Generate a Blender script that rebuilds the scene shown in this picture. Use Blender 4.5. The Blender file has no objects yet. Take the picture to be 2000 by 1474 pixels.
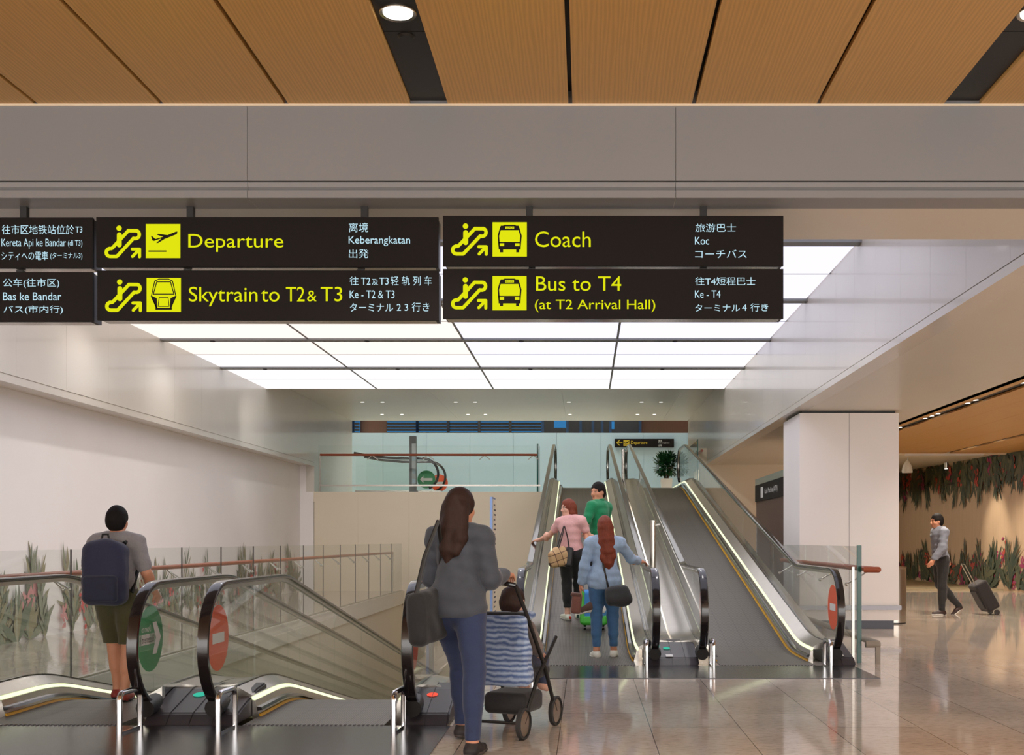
import bpy, bmesh, math, random
import numpy as np
from mathutils import Vector, Matrix
random.seed(7)
SC = bpy.context.scene
COL = SC.collection
PI = math.pi

# ---------------------------------------------------------------- camera, world, exposure
F_PX, HCAM = 2200.0, 1.25           # focal length in pixels of the 2000 px frame, eye height
VPX, VPY = 1144.0, 1055.0           # vanishing point of the hall's axis in the frame
cam_d = bpy.data.cameras.new('camera')
cam = bpy.data.objects.new('camera', cam_d)
COL.objects.link(cam)
cam.location = (0, 0, HCAM)
cam.rotation_euler = (PI/2, 0, 0)
cam_d.sensor_fit = 'HORIZONTAL'
cam_d.sensor_width = 36.0
cam_d.lens = 36.0*F_PX/2000.0
cam_d.shift_x = (1000.0-VPX)/2000.0
cam_d.shift_y = (VPY-737.0)/2000.0
cam_d.clip_start = 0.05
cam_d.clip_end = 200
SC.camera = cam

world = bpy.data.worlds.new('terminal_light')
SC.world = world
world.use_nodes = True
bg = world.node_tree.nodes['Background']
bg.inputs[0].default_value = (1.0, 0.965, 0.925, 1)
bg.inputs[1].default_value = 4.2
PANEL_LIGHT = 1.2
SC.view_settings.view_transform = 'Standard'
SC.view_settings.look = 'None'
SC.view_settings.exposure = 0.0
SC.view_settings.gamma = 1.0
SC.view_settings.use_curve_mapping = False
SC.cycles.max_bounces = 10
SC.cycles.transparent_max_bounces = 24
SC.cycles.caustics_reflective = False
SC.cycles.caustics_refractive = False
SC.cycles.sample_clamp_indirect = 4.0

# ---------------------------------------------------------------- helpers
def at(px, py, Y):
    return Vector(((px-VPX)*Y/F_PX, Y, HCAM-(py-VPY)*Y/F_PX))

def lin(c):
    return tuple(((v/255.0)/12.92 if v/255.0 <= 0.04045 else ((v/255.0+0.055)/1.055)**2.4) for v in c)

def mat(name, rgb, rough=0.5, metal=0.0, emit=None, estr=0.0, noise=0.0, nscale=8.0, bump=0.0, spec=None, coat=0.0, stretch=None, sheen=0.0):
    m = bpy.data.materials.new(name)
    m.use_nodes = True
    nt = m.node_tree
    b = nt.nodes['Principled BSDF']
    c = lin(rgb)
    b.inputs['Base Color'].default_value = (*c, 1)
    b.inputs['Roughness'].default_value = rough
    b.inputs['Metallic'].default_value = metal
    if spec is not None: b.inputs['Specular IOR Level'].default_value = spec
    if coat: b.inputs['Coat Weight'].default_value = coat; b.inputs['Coat Roughness'].default_value = 0.05
    if sheen: b.inputs['Sheen Weight'].default_value = sheen
    if emit is not None:
        b.inputs['Emission Color'].default_value = (*lin(emit), 1)
        b.inputs['Emission Strength'].default_value = estr
    if noise or bump:
        tc = nt.nodes.new('ShaderNodeTexCoord')
        mp = nt.nodes.new('ShaderNodeMapping')
        if stretch: mp.inputs['Scale'].default_value = stretch
        n = nt.nodes.new('ShaderNodeTexNoise')
        n.inputs['Scale'].default_value = nscale
        n.inputs['Detail'].default_value = 5
        nt.links.new(tc.outputs['Object'], mp.inputs[0])
        nt.links.new(mp.outputs[0], n.inputs['Vector'])
        if noise:
            r = nt.nodes.new('ShaderNodeMapRange')
            r.inputs[1].default_value = 0.25; r.inputs[2].default_value = 0.75
            r.inputs[3].default_value = 1-noise; r.inputs[4].default_value = 1+noise
            nt.links.new(n.outputs[0], r.inputs[0])
            mx = nt.nodes.new('ShaderNodeVectorMath'); mx.operation = 'SCALE'
            mx.inputs[0].default_value = c
            nt.links.new(r.outputs[0], mx.inputs['Scale'])
            nt.links.new(mx.outputs[0], b.inputs['Base Color'])
        if bump:
            bp = nt.nodes.new('ShaderNodeBump'); bp.inputs['Strength'].default_value = bump; bp.inputs['Distance'].default_value = 0.01
            nt.links.new(n.outputs[0], bp.inputs['Height'])
            nt.links.new(bp.outputs[0], b.inputs['Normal'])
    return m

def emis(name, rgb, s):
    m = bpy.data.materials.new(name); m.use_nodes = True
    nt = m.node_tree; nt.nodes.clear()
    o = nt.nodes.new('ShaderNodeOutputMaterial'); e = nt.nodes.new('ShaderNodeEmission')
    e.inputs[0].default_value = (*lin(rgb), 1); e.inputs[1].default_value = s
    nt.links.new(e.outputs[0], o.inputs[0])
    return m

def glass_mat(name, tint, refl=1.0):
    m = bpy.data.materials.new(name); m.use_nodes = True
    nt = m.node_tree; nt.nodes.clear()
    o = nt.nodes.new('ShaderNodeOutputMaterial')
    t = nt.nodes.new('ShaderNodeBsdfTransparent'); t.inputs[0].default_value = (*tint, 1)
    g = nt.nodes.new('ShaderNodeBsdfGlossy'); g.inputs['Roughness'].default_value = 0.02
    f = nt.nodes.new('ShaderNodeFresnel'); f.inputs[0].default_value = 1.45
    k = nt.nodes.new('ShaderNodeMath'); k.operation = 'MULTIPLY'; k.inputs[1].default_value = refl
    x = nt.nodes.new('ShaderNodeMixShader')
    ge = nt.nodes.new('ShaderNodeNewGeometry'); iv = nt.nodes.new('ShaderNodeMath'); iv.operation = 'SUBTRACT'; iv.inputs[0].default_value = refl
    nt.links.new(ge.outputs['Backfacing'], iv.inputs[1]); iv.use_clamp = True
    nt.links.new(f.outputs[0], k.inputs[0]); nt.links.new(iv.outputs[0], k.inputs[1]); nt.links.new(k.outputs[0], x.inputs[0])
    nt.links.new(t.outputs[0], x.inputs[1]); nt.links.new(g.outputs[0], x.inputs[2])
    nt.links.new(x.outputs[0], o.inputs[0])
    return m

class MB:
    def __init__(s): s.v = []; s.f = []; s.mi = []; s.cur = 0
    def add(s, vs, fs):
        o = len(s.v); s.v += [tuple(v) for v in vs]
        for f in fs: s.f.append(tuple(i+o for i in f)); s.mi.append(s.cur)
        return s
    def box(s, x0, x1, y0, y1, z0, z1):
        return s.add([(x0,y0,z0),(x1,y0,z0),(x1,y1,z0),(x0,y1,z0),(x0,y0,z1),(x1,y0,z1),(x1,y1,z1),(x0,y1,z1)],
                     [(0,3,2,1),(4,5,6,7),(0,1,5,4),(1,2,6,5),(2,3,7,6),(3,0,4,7)])
    def prism(s, pts, h, axis='z', o=0.0):
        """polygon pts extruded: axis z: pts (x,y); axis y: pts (x,z); axis x: pts (y,z); from o to o+h"""
        n = len(pts)
        def P(p, t):
            if axis == 'z': return (p[0], p[1], t)
            if axis == 'y': return (p[0], t, p[1])
            return (t, p[0], p[1])
        vs = [P(p, o) for p in pts]+[P(p, o+h) for p in pts]
        fs = [tuple(range(n))[::-1], tuple(range(n, 2*n))]+[(i, (i+1) % n, n+(i+1) % n, n+i) for i in range(n)]
        return s.add(vs, fs)
    def sweep(s, prof, frames, closed=True, caps=True):
        """prof: list of (a,b); frames: list of (origin, A, B) vectors"""
        n = len(prof); vs = []
        for (o, A, B) in frames:
            for (a, b) in prof: vs.append(tuple(Vector(o)+Vector(A)*a+Vector(B)*b))
        fs = []
        m = n if closed else n-1
        for k in range(len(frames)-1):
            for i in range(m):
                j = (i+1) % n
                fs.append((k*n+i, k*n+j, (k+1)*n+j, (k+1)*n+i))
        if caps and closed:
            fs.append(tuple(range(n))[::-1]); L = (len(frames)-1)*n
            fs.append(tuple(range(L, L+n)))
        return s.add(vs, fs)
    def tube(s, pts, r, n=10):
        pts = [Vector(p) for p in pts]
        rs = r if isinstance(r, (list, tuple)) else [r]*len(pts)
        prof0 = [(math.cos(2*PI*i/n), math.sin(2*PI*i/n)) for i in range(n)]
        fr = []; up = None
        for i, p in enumerate(pts):
            t = (pts[min(i+1, len(pts)-1)]-pts[max(i-1, 0)]).normalized()
            if up is None:
                up = Vector((0, 0, 1)) if abs(t.z) < 0.9 else Vector((1, 0, 0))
            A = (up-t*up.dot(t))
            if A.length < 1e-6: A = Vector((1, 0, 0))
            A.normalize(); B = t.cross(A); up = A
            fr.append((p, A*rs[i], B*rs[i]))
        return s.sweep(prof0, fr)
    def lathe(s, prof, c=(0, 0, 0), n=20, axis='z'):
        c = Vector(c); vs = []
        for k in range(n):
            a = 2*PI*k/n
            for (r, z) in prof:
                if axis == 'z': vs.append(tuple(c+Vector((r*math.cos(a), r*math.sin(a), z))))
                elif axis == 'x': vs.append(tuple(c+Vector((z, r*math.cos(a), r*math.sin(a)))))
                else: vs.append(tuple(c+Vector((r*math.sin(a), z, r*math.cos(a)))))
        m = len(prof); fs = []
        for k in range(n):
            k2 = (k+1) % n
            for i in range(m-1): fs.append((k*m+i, k2*m+i, k2*m+i+1, k*m+i+1))
        fs.append(tuple(k*m for k in range(n))[::-1]); fs.append(tuple(k*m+m-1 for k in range(n)))
        return s.add(vs, fs)
    def ell(s, c, r, n=14, m=9):
        pr = [(max(math.sin(PI*i/(m-1)), 1e-3), -math.cos(PI*i/(m-1))) for i in range(m)]
        vs = []; fs = []
        for k in range(n):
            a = 2*PI*k/n
            for (q, z) in pr: vs.append((c[0]+r[0]*q*math.cos(a), c[1]+r[1]*q*math.sin(a), c[2]+r[2]*z))
        for k in range(n):
            k2 = (k+1) % n
            for i in range(m-1): fs.append((k*m+i, k2*m+i, k2*m+i+1, k*m+i+1))
        return s.add(vs, fs)
    def build(s, name, m, parent=None, smooth=35, bevel=0.0):
        me = bpy.data.meshes.new(name)
        me.from_pydata(s.v, [], s.f)
        for x in (m if isinstance(m, (list, tuple)) else [m]): me.materials.append(x)
        for p, i in zip(me.polygons, s.mi): p.material_index = i
        bm = bmesh.new(); bm.from_mesh(me)
        bmesh.ops.recalc_face_normals(bm, faces=bm.faces)
        if bevel: bmesh.ops.bevel(bm, geom=bm.edges[:], offset=bevel, segments=2, affect='EDGES', clamp_overlap=True)
        bm.to_mesh(me); bm.free()
        if smooth:
            me.shade_smooth(); me.set_sharp_from_angle(angle=math.radians(smooth))
        o = bpy.data.objects.new(name, me); COL.objects.link(o)
        if parent is not None: o.parent = parent
        return o

def tag(o, label, cat, group=None):
    o['label'] = label; o['category'] = cat
    if group: o['group'] = group
    return o
def thing(name, label, cat, loc=(0, 0, 0), rz=0.0, group=None):
    o = bpy.data.objects.new(name, None); COL.objects.link(o)
    o.empty_display_size = 0.1
    o.location = loc; o.rotation_euler = (0, 0, rz)
    return tag(o, label, cat, group)
def struct(o, label=None):
    o['kind'] = 'structure'
    if label: o['label'] = label
    return o
def box(x0, x1, y0, y1, z0, z1): return MB().box(x0, x1, y0, y1, z0, z1)
ORD = ['first', 'second', 'third', 'fourth', 'fifth', 'sixth', 'seventh', 'eighth', 'ninth', 'tenth', 'eleventh', 'twelfth', 'thirteenth', 'fourteenth']

# ---------------------------------------------------------------- materials
M = {}
M['white'] = mat('white_panel', (214, 206, 196), 0.28, noise=0.02, nscale=1.5, coat=0.3)
M['wall'] = mat('painted_wall', (246, 240, 238), 0.55, noise=0.02, nscale=1.0)
M['cream'] = mat('cream_wall', (234, 220, 196), 0.5, noise=0.02, nscale=1.0)
M['beam'] = mat('grey_metal_panel', (138, 139, 142), 0.4, noise=0.02, nscale=2.0)
M['soffit'] = mat('soffit_white', (220, 212, 198), 0.3, noise=0.02, nscale=1.0)
M['palewall'] = mat('pale_blue_wall', (180, 206, 220), 0.5, noise=0.02, nscale=1.0)
M['black'] = mat('black_metal', (30, 28, 27), 0.45, noise=0.1)
M['signblack'] = mat('sign_black', (27, 22, 21), 0.55, spec=0.15)
M['steel'] = mat('brushed_steel', (190, 186, 178), 0.28, 1.0, noise=0.06, nscale=30, stretch=(1, 0.1, 1))
M['deckmetal'] = mat('deck_steel', (206, 200, 192), 0.2, 0.9, noise=0.04, nscale=14)
M['chrome'] = mat('chrome', (222, 222, 224), 0.08, 1.0)
M['rubber'] = mat('black_rubber', (34, 29, 30), 0.16, noise=0.05, coat=0.5)
M['plastic'] = mat('dark_plastic', (58, 52, 56), 0.42, noise=0.06)
M['plate'] = mat('dark_landing_plate', (74, 70, 72), 0.2, 0.6, noise=0.06, nscale=25, stretch=(0.2, 3, 1))
M['yellowline'] = mat('yellow_line', (214, 160, 20), 0.5)
M['led'] = emis('led_strip', (236, 246, 196), 1.5)
M['lamp'] = emis('lamp_white', (255, 246, 230), 6.0)
M['panel_warm'] = emis('panel_warm', (250, 238, 230), PANEL_LIGHT)
M['panel_cool'] = emis('panel_cool', (236, 234, 250), PANEL_LIGHT)
M['panel_neutral'] = emis('panel_neutral', (246, 242, 244), PANEL_LIGHT)
M['glass'] = glass_mat('clear_glass', (0.968, 0.985, 0.975))
M['glass_edge'] = mat('green_glass_edge', (10, 84, 72), 0.15)
M['woodrail'] = mat('rail_wood', (158, 76, 42), 0.35, noise=0.15, nscale=20, stretch=(8, 0.6, 8))
M['signyellow'] = emis('sign_yellow', (226, 229, 18), 1.0)
M['signtext'] = emis('sign_pale', (196, 232, 245), 1.0)
M['plainwhite'] = mat('matt_white', (232, 230, 226), 0.4)
M['leaf'] = mat('leaf_green', (24, 74, 36), 0.4, noise=0.3, nscale=10)
M['trunk'] = mat('bark', (80, 60, 40), 0.8)
M['bluelit'] = emis('blue_lit_window', (70, 150, 215), 0.6)
M['navyglass'] = mat('navy_glass', (16, 32, 58), 0.15)
M['darkwood'] = mat('dark_wood', (84, 58, 48), 0.45, noise=0.12, nscale=6, stretch=(8, 8, 0.6))
M['carpet'] = mat('plinth_stone', (176, 160, 128), 0.6, noise=0.05)

def wood_mat(name, rgb, grain=(6.0, 0.35, 6.0)):
    m = bpy.data.materials.new(name); m.use_nodes = True
    nt = m.node_tree; b = nt.nodes['Principled BSDF']; b.inputs['Roughness'].default_value = 0.42
    tc = nt.nodes.new('ShaderNodeTexCoord'); mp = nt.nodes.new('ShaderNodeMapping'); mp.inputs['Scale'].default_value = grain
    n1 = nt.nodes.new('ShaderNodeTexNoise'); n1.inputs['Scale'].default_value = 2.0; n1.inputs['Detail'].default_value = 4
    w = nt.nodes.new('ShaderNodeTexWave'); w.bands_direction = 'X'; w.inputs['Scale'].default_value = 2.6; w.inputs['Distortion'].default_value = 9.0; w.inputs['Detail'].default_value = 3
    n2 = nt.nodes.new('ShaderNodeTexNoise'); n2.inputs['Scale'].default_value = 22.0; n2.inputs['Detail'].default_value = 3
    mx = nt.nodes.new('ShaderNodeMix'); mx.data_type = 'FLOAT'; mx.inputs[0].default_value = 0.5
    rp = nt.nodes.new('ShaderNodeValToRGB')
    c = lin(rgb)
    rp.color_ramp.elements[0].position = 0.2; rp.color_ramp.elements[0].color = (*[v*0.88 for v in c], 1)
    rp.color_ramp.elements[1].position = 0.85; rp.color_ramp.elements[1].color = (*[v*1.09 for v in c], 1)
    L = nt.links.new
    L(tc.outputs['Object'], mp.inputs[0]); L(mp.outputs[0], w.inputs[0]); L(mp.outputs[0], n2.inputs[0])
    L(w.outputs['Fac'], mx.inputs[2]); L(n2.outputs[0], mx.inputs[3]); L(mx.outputs[0], rp.inputs[0]); L(rp.outputs[0], b.inputs['Base Color'])
    return m
M['wood'] = wood_mat('oak_veneer', (208, 164, 98))
M['wood2'] = wood_mat('oak_veneer_side', (204, 154, 86))

def floor_mat():
    m = bpy.data.materials.new('polished_granite'); m.use_nodes = True
    nt = m.node_tree; b = nt.nodes['Principled BSDF']; L = nt.links.new
    b.inputs['Roughness'].default_value = 0.07
    b.inputs['Specular IOR Level'].default_value = 0.6
    tc = nt.nodes.new('ShaderNodeTexCoord')
    mp = nt.nodes.new('ShaderNodeMapping'); mp.inputs['Rotation'].default_value = (0, 0, PI/2); mp.inputs['Location'].default_value = (0.35, 0.17, 0)
    br = nt.nodes.new('ShaderNodeTexBrick'); br.offset = 0.5
    br.inputs['Scale'].default_value = 1.0; br.inputs['Brick Width'].default_value = 1.2; br.inputs['Row Height'].default_value = 0.6
    br.inputs['Mortar Size'].default_value = 0.0028; br.inputs['Mortar Smooth'].default_value = 0.1; br.inputs['Bias'].default_value = 0.0
    br.inputs['Color1'].default_value = (*lin((206, 192, 180)), 1); br.inputs['Color2'].default_value = (*lin((194, 180, 168)), 1)
    br.inputs['Mortar'].default_value = (*lin((92, 84, 78)), 1)
    n1 = nt.nodes.new('ShaderNodeTexNoise'); n1.inputs['Scale'].default_value = 30; n1.inputs['Detail'].default_value = 6; n1.inputs['Roughness'].default_value = 0.7
    mp2 = nt.nodes.new('ShaderNodeMapping'); mp2.inputs['Scale'].default_value = (0.5, 1.3, 1)
    r1 = nt.nodes.new('ShaderNodeValToRGB')
    e = r1.color_ramp.elements
    e[0].position = 0.30; e[0].color = (0.62, 0.60, 0.58, 1); e[1].position = 0.52; e[1].color = (1, 1, 1, 1)
    n2 = nt.nodes.new('ShaderNodeTexNoise'); n2.inputs['Scale'].default_value = 1.4; n2.inputs['Detail'].default_value = 5
    r2 = nt.nodes.new('ShaderNodeMapRange'); r2.inputs[1].default_value = 0.3; r2.inputs[2].default_value = 0.7; r2.inputs[3].default_value = 0.86; r2.inputs[4].default_value = 1.12
    mul = nt.nodes.new('ShaderNodeMix'); mul.data_type = 'RGBA'; mul.blend_type = 'MULTIPLY'; mul.inputs[0].default_value = 1.0
    sc = nt.nodes.new('ShaderNodeVectorMath'); sc.operation = 'SCALE'
    L(tc.outputs['Object'], mp.inputs[0]); L(mp.outputs[0], br.inputs['Vector'])
    L(tc.outputs['Object'], mp2.inputs[0]); L(mp2.outputs[0], n1.inputs['Vector']); L(tc.outputs['Object'], n2.inputs['Vector'])
    L(n1.outputs[0], r1.inputs[0]); L(n2.outputs[0], r2.inputs[0])
    L(br.outputs['Color'], mul.inputs[6]); L(r1.outputs[0], mul.inputs[7])
    L(mul.outputs[2], sc.inputs[0]); L(r2.outputs[0], sc.inputs['Scale']); L(sc.outputs[0], b.inputs['Base Color'])
    return m
M['floor'] = floor_mat()

def belt_mat():
    m = bpy.data.materials.new('ribbed_pallets'); m.use_nodes = True
    nt = m.node_tree; b = nt.nodes['Principled BSDF']; L = nt.links.new
    b.inputs['Roughness'].default_value = 0.45; b.inputs['Metallic'].default_value = 0.35
    tc = nt.nodes.new('ShaderNodeTexCoord')
    sp = nt.nodes.new('ShaderNodeSeparateXYZ'); L(tc.outputs['Object'], sp.inputs[0])
    def stripes(sock, freq, lo, hi):
        a = nt.nodes.new('ShaderNodeMath'); a.operation = 'MULTIPLY'; a.inputs[1].default_value = freq; L(sock, a.inputs[0])
        f = nt.nodes.new('ShaderNodeMath'); f.operation = 'FRACT'; L(a.outputs[0], f.inputs[0])
        g = nt.nodes.new('ShaderNodeMath'); g.operation = 'GREATER_THAN'; g.inputs[1].default_value = lo; L(f.outputs[0], g.inputs[0])
        r = nt.nodes.new('ShaderNodeMapRange'); r.inputs[3].default_value = hi; r.inputs[4].default_value = 1.0; L(g.outputs[0], r.inputs[0])
        return r.outputs[0]
    s1 = stripes(sp.outputs['X'], 60.0, 0.4, 0.55)
    s2 = stripes(sp.outputs['Y'], 7.5, 0.08, 0.7)
    s3 = stripes(sp.outputs['X'], 5.0, 0.05, 0.75)
    k = nt.nodes.new('ShaderNodeMath'); k.operation = 'MULTIPLY'; L(s1, k.inputs[0]); L(s2, k.inputs[1])
    k2 = nt.nodes.new('ShaderNodeMath'); k2.operation = 'MULTIPLY'; L(k.outputs[0], k2.inputs[0]); L(s3, k2.inputs[1])
    sc = nt.nodes.new('ShaderNodeVectorMath'); sc.operation = 'SCALE'; sc.inputs[0].default_value = lin((114, 108, 100))
    L(k2.outputs[0], sc.inputs['Scale']); L(sc.outputs[0], b.inputs['Base Color'])
    return m
M['belt'] = belt_mat()
# ================================================================ the setting
Z_SOF, X_FR, X_FL, X_WL = 3.08, 2.92, -6.70, -7.05
Z_LIT, Y_LIT_END, Z_FAR = 4.43, 23.63, 4.68
Z_WOOD = 3.58
Y_BF, Y_BR = 6.02, 6.85
Z_UP = 2.45                       # upper floor level
Y_CREAM = 27.8
XG = -4.53                        # edge of the opening down to the basement

fl = MB()
fl.box(-30, 30, -9, 7.60, -0.3, 0)
fl.box(-9, XG, 7.60, 31.5, -0.3, 0)
fl.box(-0.90, 30, 7.60, 40, -0.3, 0)
struct(fl.build('floor', M['floor'], smooth=0), 'polished beige granite tiled floor')
uf = MB(); uf.box(-9, 4.5, Y_CREAM+0.02, 46, Z_UP-0.25, Z_UP); 
struct(uf.build('floor', M['cream'], smooth=0), 'upper level floor slab behind the walkway tops')
pf = MB(); pf.box(XG-0.2, -0.7, 7.3, Y_CREAM, -4.0, -3.85)
struct(pf.build('floor', M['cream'], smooth=0), 'basement floor below the opening')

# timber ceiling with dark joints and dark light slots
Y0 = -9.0
xs = [-6.2, -5.68]
gaps = [(-4.975+0.0, 'j'), ]
zc = Z_WOOD
def xw(px): return (px-VPX)*6.02/F_PX
joints = [xw(72)-1.33, xw(72)-0.667, xw(72), xw(317), xw(560), None, xw(1114), xw(1355), xw(1598), None]
strips = [(xw(801), xw(875)), (xw(1842), xw(1913))]
w = MB()
edges = [-30.0]
cuts = []
for j in joints:
    if j is not None: cuts.append((j-0.011, j+0.011))
cuts += strips
e = 0
j = -3.7
extra = []
while j > -12: extra.append(j); j -= 0.667
for q in (strips[1][1]+0.667*k for k in range(1, 12)): cuts.append((q-0.011, q+0.011))
cuts += [(q-0.011, q+0.011) for q in extra if q < xw(72)-1.5]
cuts.sort()
x = -14.0
for (a, b) in cuts:
    if a > x+0.02: w.box(x, a, Y0, Y_BF+0.1, zc, zc+0.03)
    x = max(x, b)
w.box(x, 14, Y0, Y_BF+0.1, zc, zc+0.03)
struct(w.build('ceiling', M['wood'], smooth=0), 'oak veneer plank ceiling above the concourse')
bk = MB(); bk.box(-14, 14, Y0, Y_BF+0.1, zc+0.07, zc+0.12)
struct(bk.build('ceiling', M['black'], smooth=0), 'black void behind the ceiling joints')
st = []
for k, (a, b) in enumerate(strips):
    t_ = MB(); t_.box(a+0.004, b-0.004, Y0, 5.20, zc+0.02, zc+0.05); t_.box(a+0.004, b-0.004, 5.206, Y_BF+0.1, zc+0.02, zc+0.05)
    struct(t_.build('trim_%d' % (k+1), M['black'], smooth=0), 'black light slot in the oak ceiling')
dl = []
for (px, py, lab) in ((776, 34, 'round white downlight in the black slot above the signs'), (1998, 34, 'round downlight in the black slot at the top right corner')):
    Y = (zc-HCAM)*F_PX/(VPY-py); p = at(px, py, Y)
    if px > 1900: p.x = (strips[1][0]+strips[1][1])/2
    else: p.x = (strips[0][0]+strips[0][1])/2
    d = thing('downlight', lab, 'ceiling light', (p.x, p.y, zc+0.02))
    MB().lathe([(0.066, 0.0), (0.080, -0.006), (0.083, -0.003), (0.083, 0.0)], n=28).build('trim_ring', M['steel'], d)
    MB().lathe([(0.0005, -0.003), (0.066, -0.003), (0.066, 0.0)], n=28).build('lens', M['lamp'], d)
    dl.append(p)
Y = (zc-HCAM)*F_PX/(VPY-79)
d = tag(MB().lathe([(0.0005, -0.012), (0.03, -0.012), (0.04, -0.002), (0.04, 0)], c=((strips[0][0]+strips[0][1])/2, Y, zc+0.02), n=24).build('smoke_detector', M['black']),
        'small black round detector in the slot beside the downlight', 'detector')

# the big cross beam
bx0, bx1 = -14.0, 14.0
bj = [xw(483)-2.29*k for k in range(5, 0, -1)]+[xw(483)+2.29*k for k in range(0, 7)]
b = MB(); ed = [bx0]+bj+[bx1]
for k in range(len(ed)-1):
    x0, x1 = ed[k]+0.0012, ed[k+1]-0.0012
    b.prism([(Y_BF, 3.172), (Y_BF, zc+0.12), (Y_BF+0.25, zc+0.12), (Y_BF+0.25, 3.172)], x1-x0, 'x', x0)
    b.prism([(Y_BF+0.006, 3.165), (Y_BF+0.03, 3.165), (Y_BF+0.03, 3.125), (Y_BF+0.022, 3.125), (Y_BF+0.008, 3.14)][::-1], x1-x0, 'x', x0)
    b.prism([(Y_BF, Z_SOF), (Y_BF, 3.120), (Y_BF+0.2, 3.120), (Y_BF+0.2, Z_SOF)], x1-x0, 'x', x0)
b.box(bx0, bx1, Y_BF+0.03, Y_BR, Z_SOF+0.012, 4.9)
struct(b.build('wall_front', M['beam'], smooth=0), 'grey panelled cross beam over the signs')
bs = MB(); bs.box(bx0, bx1, Y_BF+0.02, Y_BR+0.005, Z_SOF+0.001, Z_SOF+0.012)  # lighter colour than the beam stands in for light bouncing off the floor
struct(bs.build('ceiling', M['soffit'], smooth=0), 'cross beam underside coloured pale for light bounced off the floor')
tr = MB(); tr.box(bx0, bx1, Y_BF-0.01, Y_BF+0.02, zc-0.012, zc)
struct(tr.build('trim_3', M['cream'], smooth=0), 'thin pale shadow trim between beam and oak ceiling')

# luminous ceiling
rows = [Y_LIT_END-2.91*k for k in range(0, 6)]     # ribs, far to near
lx = [X_FL-0.12, -4.38, -1.94, 0.50, X_FR]
fr = MB()
for k, y in enumerate(rows):
    if k > 0: fr.box(lx[0], lx[-1], y-0.085, y+0.085, Z_LIT-0.03, Z_LIT+0.05)
for k in range(5):
    y = (rows[k]-(0.09 if k else 0.004)+rows[k+1]+0.09)/2; fr.box(lx[0], lx[-1], y-0.008, y+0.008, Z_LIT-0.004, Z_LIT+0.05)
for x in lx[1:-1]: fr.box(x-0.017, x+0.017, rows[-1], Y_LIT_END, Z_LIT-0.006, Z_LIT+0.05)
struct(fr.build('ceiling', M['beam'], smooth=0), 'grey metal ribs between the luminous ceiling panels')
bk = MB(); bk.box(X_FL-0.4, X_FR+0.3, Y_BR, Y_LIT_END+0.01, Z_LIT+0.05, Z_LIT+0.3)
struct(bk.build('ceiling', M['white'], smooth=0), 'white back of the luminous ceiling')
bayn = ['leftmost bay', 'second bay from the left', 'third bay from the left', 'rightmost bay']
rown = []
halves = []
for k in range(len(rows)-1):
    y1, y0 = rows[k], rows[k+1]
    a, c = y0+0.09, (y1-0.09 if k else y1-0.004); mid = (a+c)/2
    halves += [(mid+0.008, c), (a, mid-0.008)]
for r, (a, c) in enumerate(halves):
    for q in range(4):
        mm = M['panel_neutral'] if r < 3 else (M['panel_warm'] if (q < 2 and r < 7) else M['panel_cool'])
        pn = box(lx[q]+0.018, lx[q+1]-0.018, a, c, Z_LIT, Z_LIT+0.02).build('luminous_panel', mm, smooth=0)
        tag(pn, 'backlit white ceiling panel, %s row from the far end, %s' % (ORD[r], bayn[q]), 'ceiling light', 'backlit ceiling panels')

# right side: fascia, low soffit
f = MB()
jr = [Y_BR+0.9*k for k in range(29)]
for k in range(len(jr)-1):
    y0, y1 = jr[k]+0.001, min(jr[k+1], 32.3)-0.001
    if y1 > y0: f.box(X_FR, X_FR+0.2, y0, y1, Z_SOF+0.085, Z_FAR+0.05)
f.box(X_FR+0.015, X_FR+0.2, Y_BR, 32.3, Z_SOF+0.06, Z_FAR)
f.box(X_FR-0.01, X_FR+0.2, Y_BR, 32.3, Z_SOF, Z_SOF+0.07)
struct(f.build('wall_right', M['white'], smooth=0), 'glossy white panelled fascia above the right walkways')
s_ = MB(); s_.box(X_FR+0.2, 4.97, Y_BR, 27.2, Z_SOF, Z_SOF+0.1)
s_.box(4.87, 4.97, Y_BR, 27.2, Z_SOF, 3.55)
struct(s_.build('ceiling', M['soffit'], smooth=0), 'low glossy white soffit beside the column')
# timber ceiling on the right
ZW2 = 3.40
w = MB(); x = 4.97
for (a, c) in ((5.96, 6.16), (6.72, 6.724), (7.4, 7.404), (8.1, 8.104), (8.84, 9.0), (9.6, 9.604), (11.2, 11.2)):
    w.box(x, a, Y_BR, 27.9, ZW2, ZW2+0.03); x = c
struct(w.build('ceiling', M['wood2'], smooth=0), 'oak plank ceiling over the right hand hall')
sl = MB(); sl.box(4.97, 11.4, Y_BR, 27.9, ZW2+0.04, ZW2+0.1)
struct(sl.build('ceiling', M['black'], smooth=0), 'black slots in the right hand oak ceiling')
oc = MB(); oc.box(4.97, 11.4, 27.9, 37, ZW2+0.02, ZW2+0.1); oc.box(4.97, 11, 27.86, 27.96, ZW2-0.03, ZW2+0.03)
struct(oc.build('ceiling', M['cream'], smooth=0), 'cream ceiling beyond the oak planks')

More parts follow.
